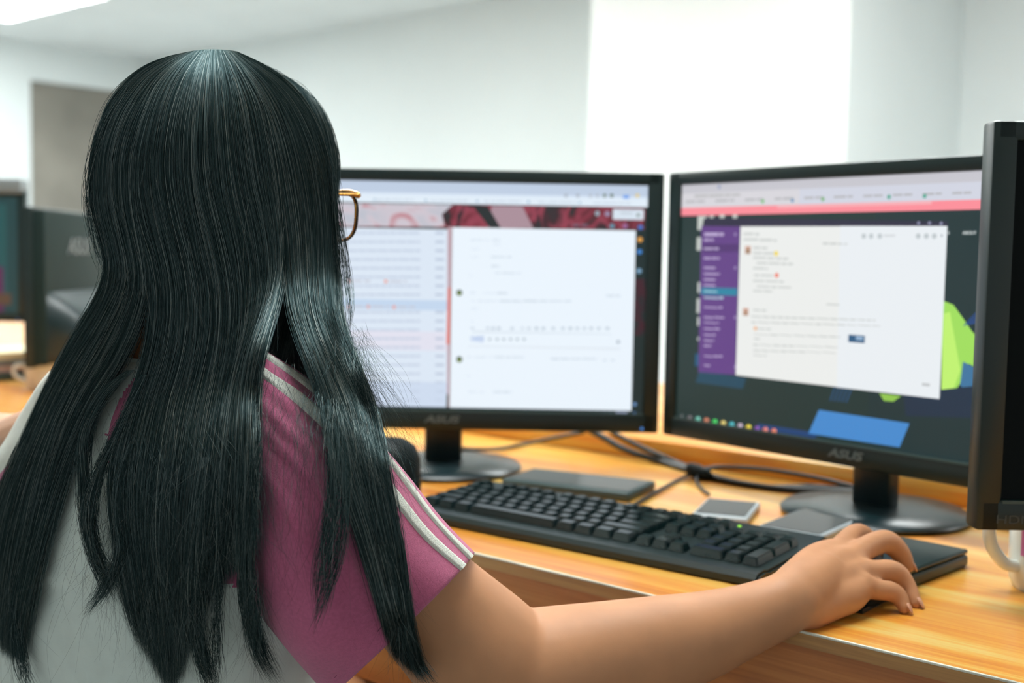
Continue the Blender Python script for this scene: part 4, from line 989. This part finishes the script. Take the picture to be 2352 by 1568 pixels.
# the far side of the head: hair combed round to the face
GF = [[(x, y, z) for x, y, z in g] for g in (
 [(490, 125, .975), (385, 152, .99), (330, 228, 1.0), (274, 330, 1.0), (262, 450, 1.0), (276, 560, 1.0), (276, 660, 1.0), (200, 780, 1.0), (150, 880, 1.0)],
 [(490, 130, .98), (440, 150, 1.03), (400, 210, 1.05), (370, 330, 1.05), (365, 450, 1.05), (370, 560, 1.05), (360, 680, 1.04), (330, 800, 1.02), (300, 900, 1.0)])]
GF2 = [[(x, y, z) for x, y, z in g] for g in (
 [(500, 125, .975), (595, 155, .985), (664, 228, 1.0), (716, 320, .995), (742, 425, .99), (758, 540, .985), (772, 640, .975), (780, 740, .95), (800, 860, .90), (840, 980, .86)],
 [(500, 130, .98), (580, 160, 1.01), (650, 225, 1.03), (690, 330, 1.03), (705, 440, 1.03), (712, 560, 1.02), (715, 680, 1.0), (730, 780, .96), (760, 880, .92)])]
big = [strands(GL, 12000, clump=.32, nclump=110, thick=.014, endvar=.14, frizz=.0009), strands(GM, 19000, clump=.32, nclump=190, thick=.015, endvar=.26, frizz=.0009), strands(GR, 10000, clump=.28, nclump=90, thick=.013, endvar=.16, frizz=.0009),
       strands(GN, 4500, thick=.006, clump=.3, nolift=True),
       strands(GF, 3000, thick=.006, clump=.3), strands(GF2, 3500, thick=.005, clump=.3)]
# hair combed from the parting down both sides of the front of the head
for s_ in (-1, 1):
    GT = []
    for y_ in (-.03, .0, .025, .048, .064):
        k_ = math.sqrt(1-(y_/.108)**2)
        GT.append([HL(s_*.088*k_*math.sin(t_), y_+.004*math.sin(t_), .093*k_*math.cos(t_)) for t_ in (.02, .4, .8, 1.2, 1.6)]+[HL(s_*.087*k_, y_-.006, -.05), HL(s_*.083*k_, y_-.022, -.10), HL(s_*.084*k_, y_-.04, -.15)])
    big.append(strands(GT, 5000, thick=.004, clump=.25, nclump=50, endvar=.2, nolift=True, world=True))
# separate locks over the shirt
locks = [
 (gl_((300, 850), (245, 900), (205, 970), (192, 1050), (197, 1150), (210, 1240), (236, 1320), (268, 1375)), 9, 260),
 (gl_((330, 860), (300, 930), (258, 1020), (222, 1100), (207, 1180), (216, 1260), (245, 1315), (290, 1352)), 8, 220),
 (gl_((300, 1020), (278, 1100), (272, 1180), (280, 1250), (262, 1310), (228, 1370), (196, 1412)), 7, 160),
 (gl_((470, 1050), (456, 1200), (448, 1330), (452, 1430), (468, 1520), (492, 1600)), 12, 420),
 (gl_((560, 900), (566, 1050), (566, 1200), (566, 1310), (576, 1410), (598, 1500), (634, 1568)), 11, 520),
 (gl_((500, 1100), (502, 1250), (500, 1380), (498, 1480), (503, 1590)), 3, 60),
 (gl_((745, 930), (760, 1010), (766, 1100), (758, 1200), (742, 1310), (735, 1400)), 10, 150),
 (gl_((770, 960), (790, 1060), (790, 1180), (772, 1290), (745, 1380), (722, 1450)), 7, 70),
 (gl_((580, 900), (590, 1010), (586, 1120), (592, 1210), (598, 1290)), 6, 70),
 (gl_((880, 1250), (900, 1340), (915, 1420), (945, 1500), (1000, 1570)), 12, 160),
 (gl_((60, 1200), (40, 1320), (38, 1440), (50, 1540), (70, 1600)), 12, 120),
 (gl_((290, 200), (236, 290), (208, 380), (200, 470), (216, 560), (240, 640)), 4, 50),
 (gl_((690, 215), (738, 310), (766, 420), (780, 530), (795, 640), (800, 720), (785, 790)), 3, 60),
 (gl_((764, 560), (772, 640), (775, 720), (782, 790), (805, 860)), 5, 90)]
lk = []
for g, wpx, N in locks:
    gg = guides([[(x-wpx, y) for x, y in g], [(x, y) for x, y in g], [(x+wpx, y) for x, y in g]])
    if g[0] == (690, 215): gg = [[(x, y, .95 if y < 650 else .92) for x, y, z in q] for q in gg]
    lk.append(strands(gg, N, npts=22, clump=.5, nclump=max(1, N//70), thick=.004, lift=.006, endvar=.35, jit=.0012, frizz=.0012))
# flyaways
fly = []; NF = 800
for _ in range(NF):
    r_ = random.random()
    if r_ < .30:   # round the right lock
        x0, y0 = random.uniform(770, 850), random.uniform(740, 930); dx, dy = random.uniform(40, 150), random.uniform(150, 330); cv = random.uniform(-70, 40)
    elif r_ < .62:  # across the pink sleeve
        x0, y0 = random.uniform(590, 800), random.uniform(820, 1000); dx, dy = random.uniform(-90, 120), random.uniform(200, 480); cv = random.uniform(-70, 70)
    elif r_ < .94:  # across the white back
        x0, y0 = random.uniform(180, 560), random.uniform(900, 1280); dx, dy = random.uniform(-130, 110), random.uniform(120, 330); cv = random.uniform(-70, 70)
    else:          # over the crown and head
        x0, y0 = random.uniform(300, 700), random.uniform(300, 600); dx, dy = random.uniform(-20, 60), random.uniform(120, 330); cv = random.uniform(-25, 25)
    L_ = []
    for k in range(16):
        t = k/15; x = x0+dx*t+cv*math.sin(math.pi*t); y = y0+dy*t
        L_.append(P(x, y, Za(x, y)-.006-.004*math.sin(math.pi*t)))
    fly.append(L_)
fly = (lift_out(np.array(fly), np.zeros((NF, 1))), np.tile(np.linspace(1, .4, 16)*.00007, (NF, 1)))
tips = []
for (x0, y0, sx_, n_) in ((385, 1440, 60, 190), (25, 1440, 26, 120), (925, 1440, 18, 90), (460, 1420, 12, 60), (590, 1450, 16, 90), (520, 1280, 50, 120), (250, 1330, 30, 50)):
    for _ in range(n_):
        x = x0+random.uniform(-sx_, sx_); y = y0-random.uniform(0, 140); dx = random.gauss(0, 36); dy = random.uniform(90, 190); cv = random.gauss(0, 10)
        tips.append([P(x+dx*(k/15)**1.6+cv*math.sin(math.pi*k/15), y+dy*k/15, Za(x, y)-.004) for k in range(16)])
tips = (lift_out(np.array(tips), np.zeros((len(tips), 1))), np.tile(np.linspace(1, .3, 16)*.00007, (len(tips), 1)))
hair = hair_curves('hair', big+lk+[fly, tips], hm)
hair['label'] = 'long straight glossy black hair'
v1, f1 = ell(HL(0, 0, .0), .079, .096, .089, 32)
V = [np.array([p[0], p[1], p[2]]) for p in v1]
keep = []
for q in f1:
    c = sum(V[i] for i in q)/4-HC
    if c[1] > .055 and c[2] < .045: continue
    if c[2] < -.075: continue
    keep.append(q)
sc_ = loc_obj(mesh_obj('scalp_hair', V, keep, M['haircap'], person, True))

# ---- chair under the person
ch = thing('office_chair', 'dark office chair the person sits on, below the picture', 'chair', (hipc[0], hipc[1], 0), 0)
zs = hipc[2]-.112
box('seat', -.24, .24, -.22, .26, zs-.07, zs, M['chair'], ch, .03, 4)
tube('post', [(0, 0, .08), (0, 0, zs-.06)], .028, M['silver'], ch, seg=16, n=8)
for k in range(5):
    a = math.radians(72*k+20); tube('base_arm', [(0, 0, .10), (.28*math.cos(a), .28*math.sin(a), .07)], [.022, .016], M['black'], ch, seg=10, n=8)
    lathe('caster', [(0, 0), (.018, 0), (.024, .01), (.024, .04), (.016, .05), (0, .05)], M['black'], ch, 20, (.28*math.cos(a), .28*math.sin(a), 0))
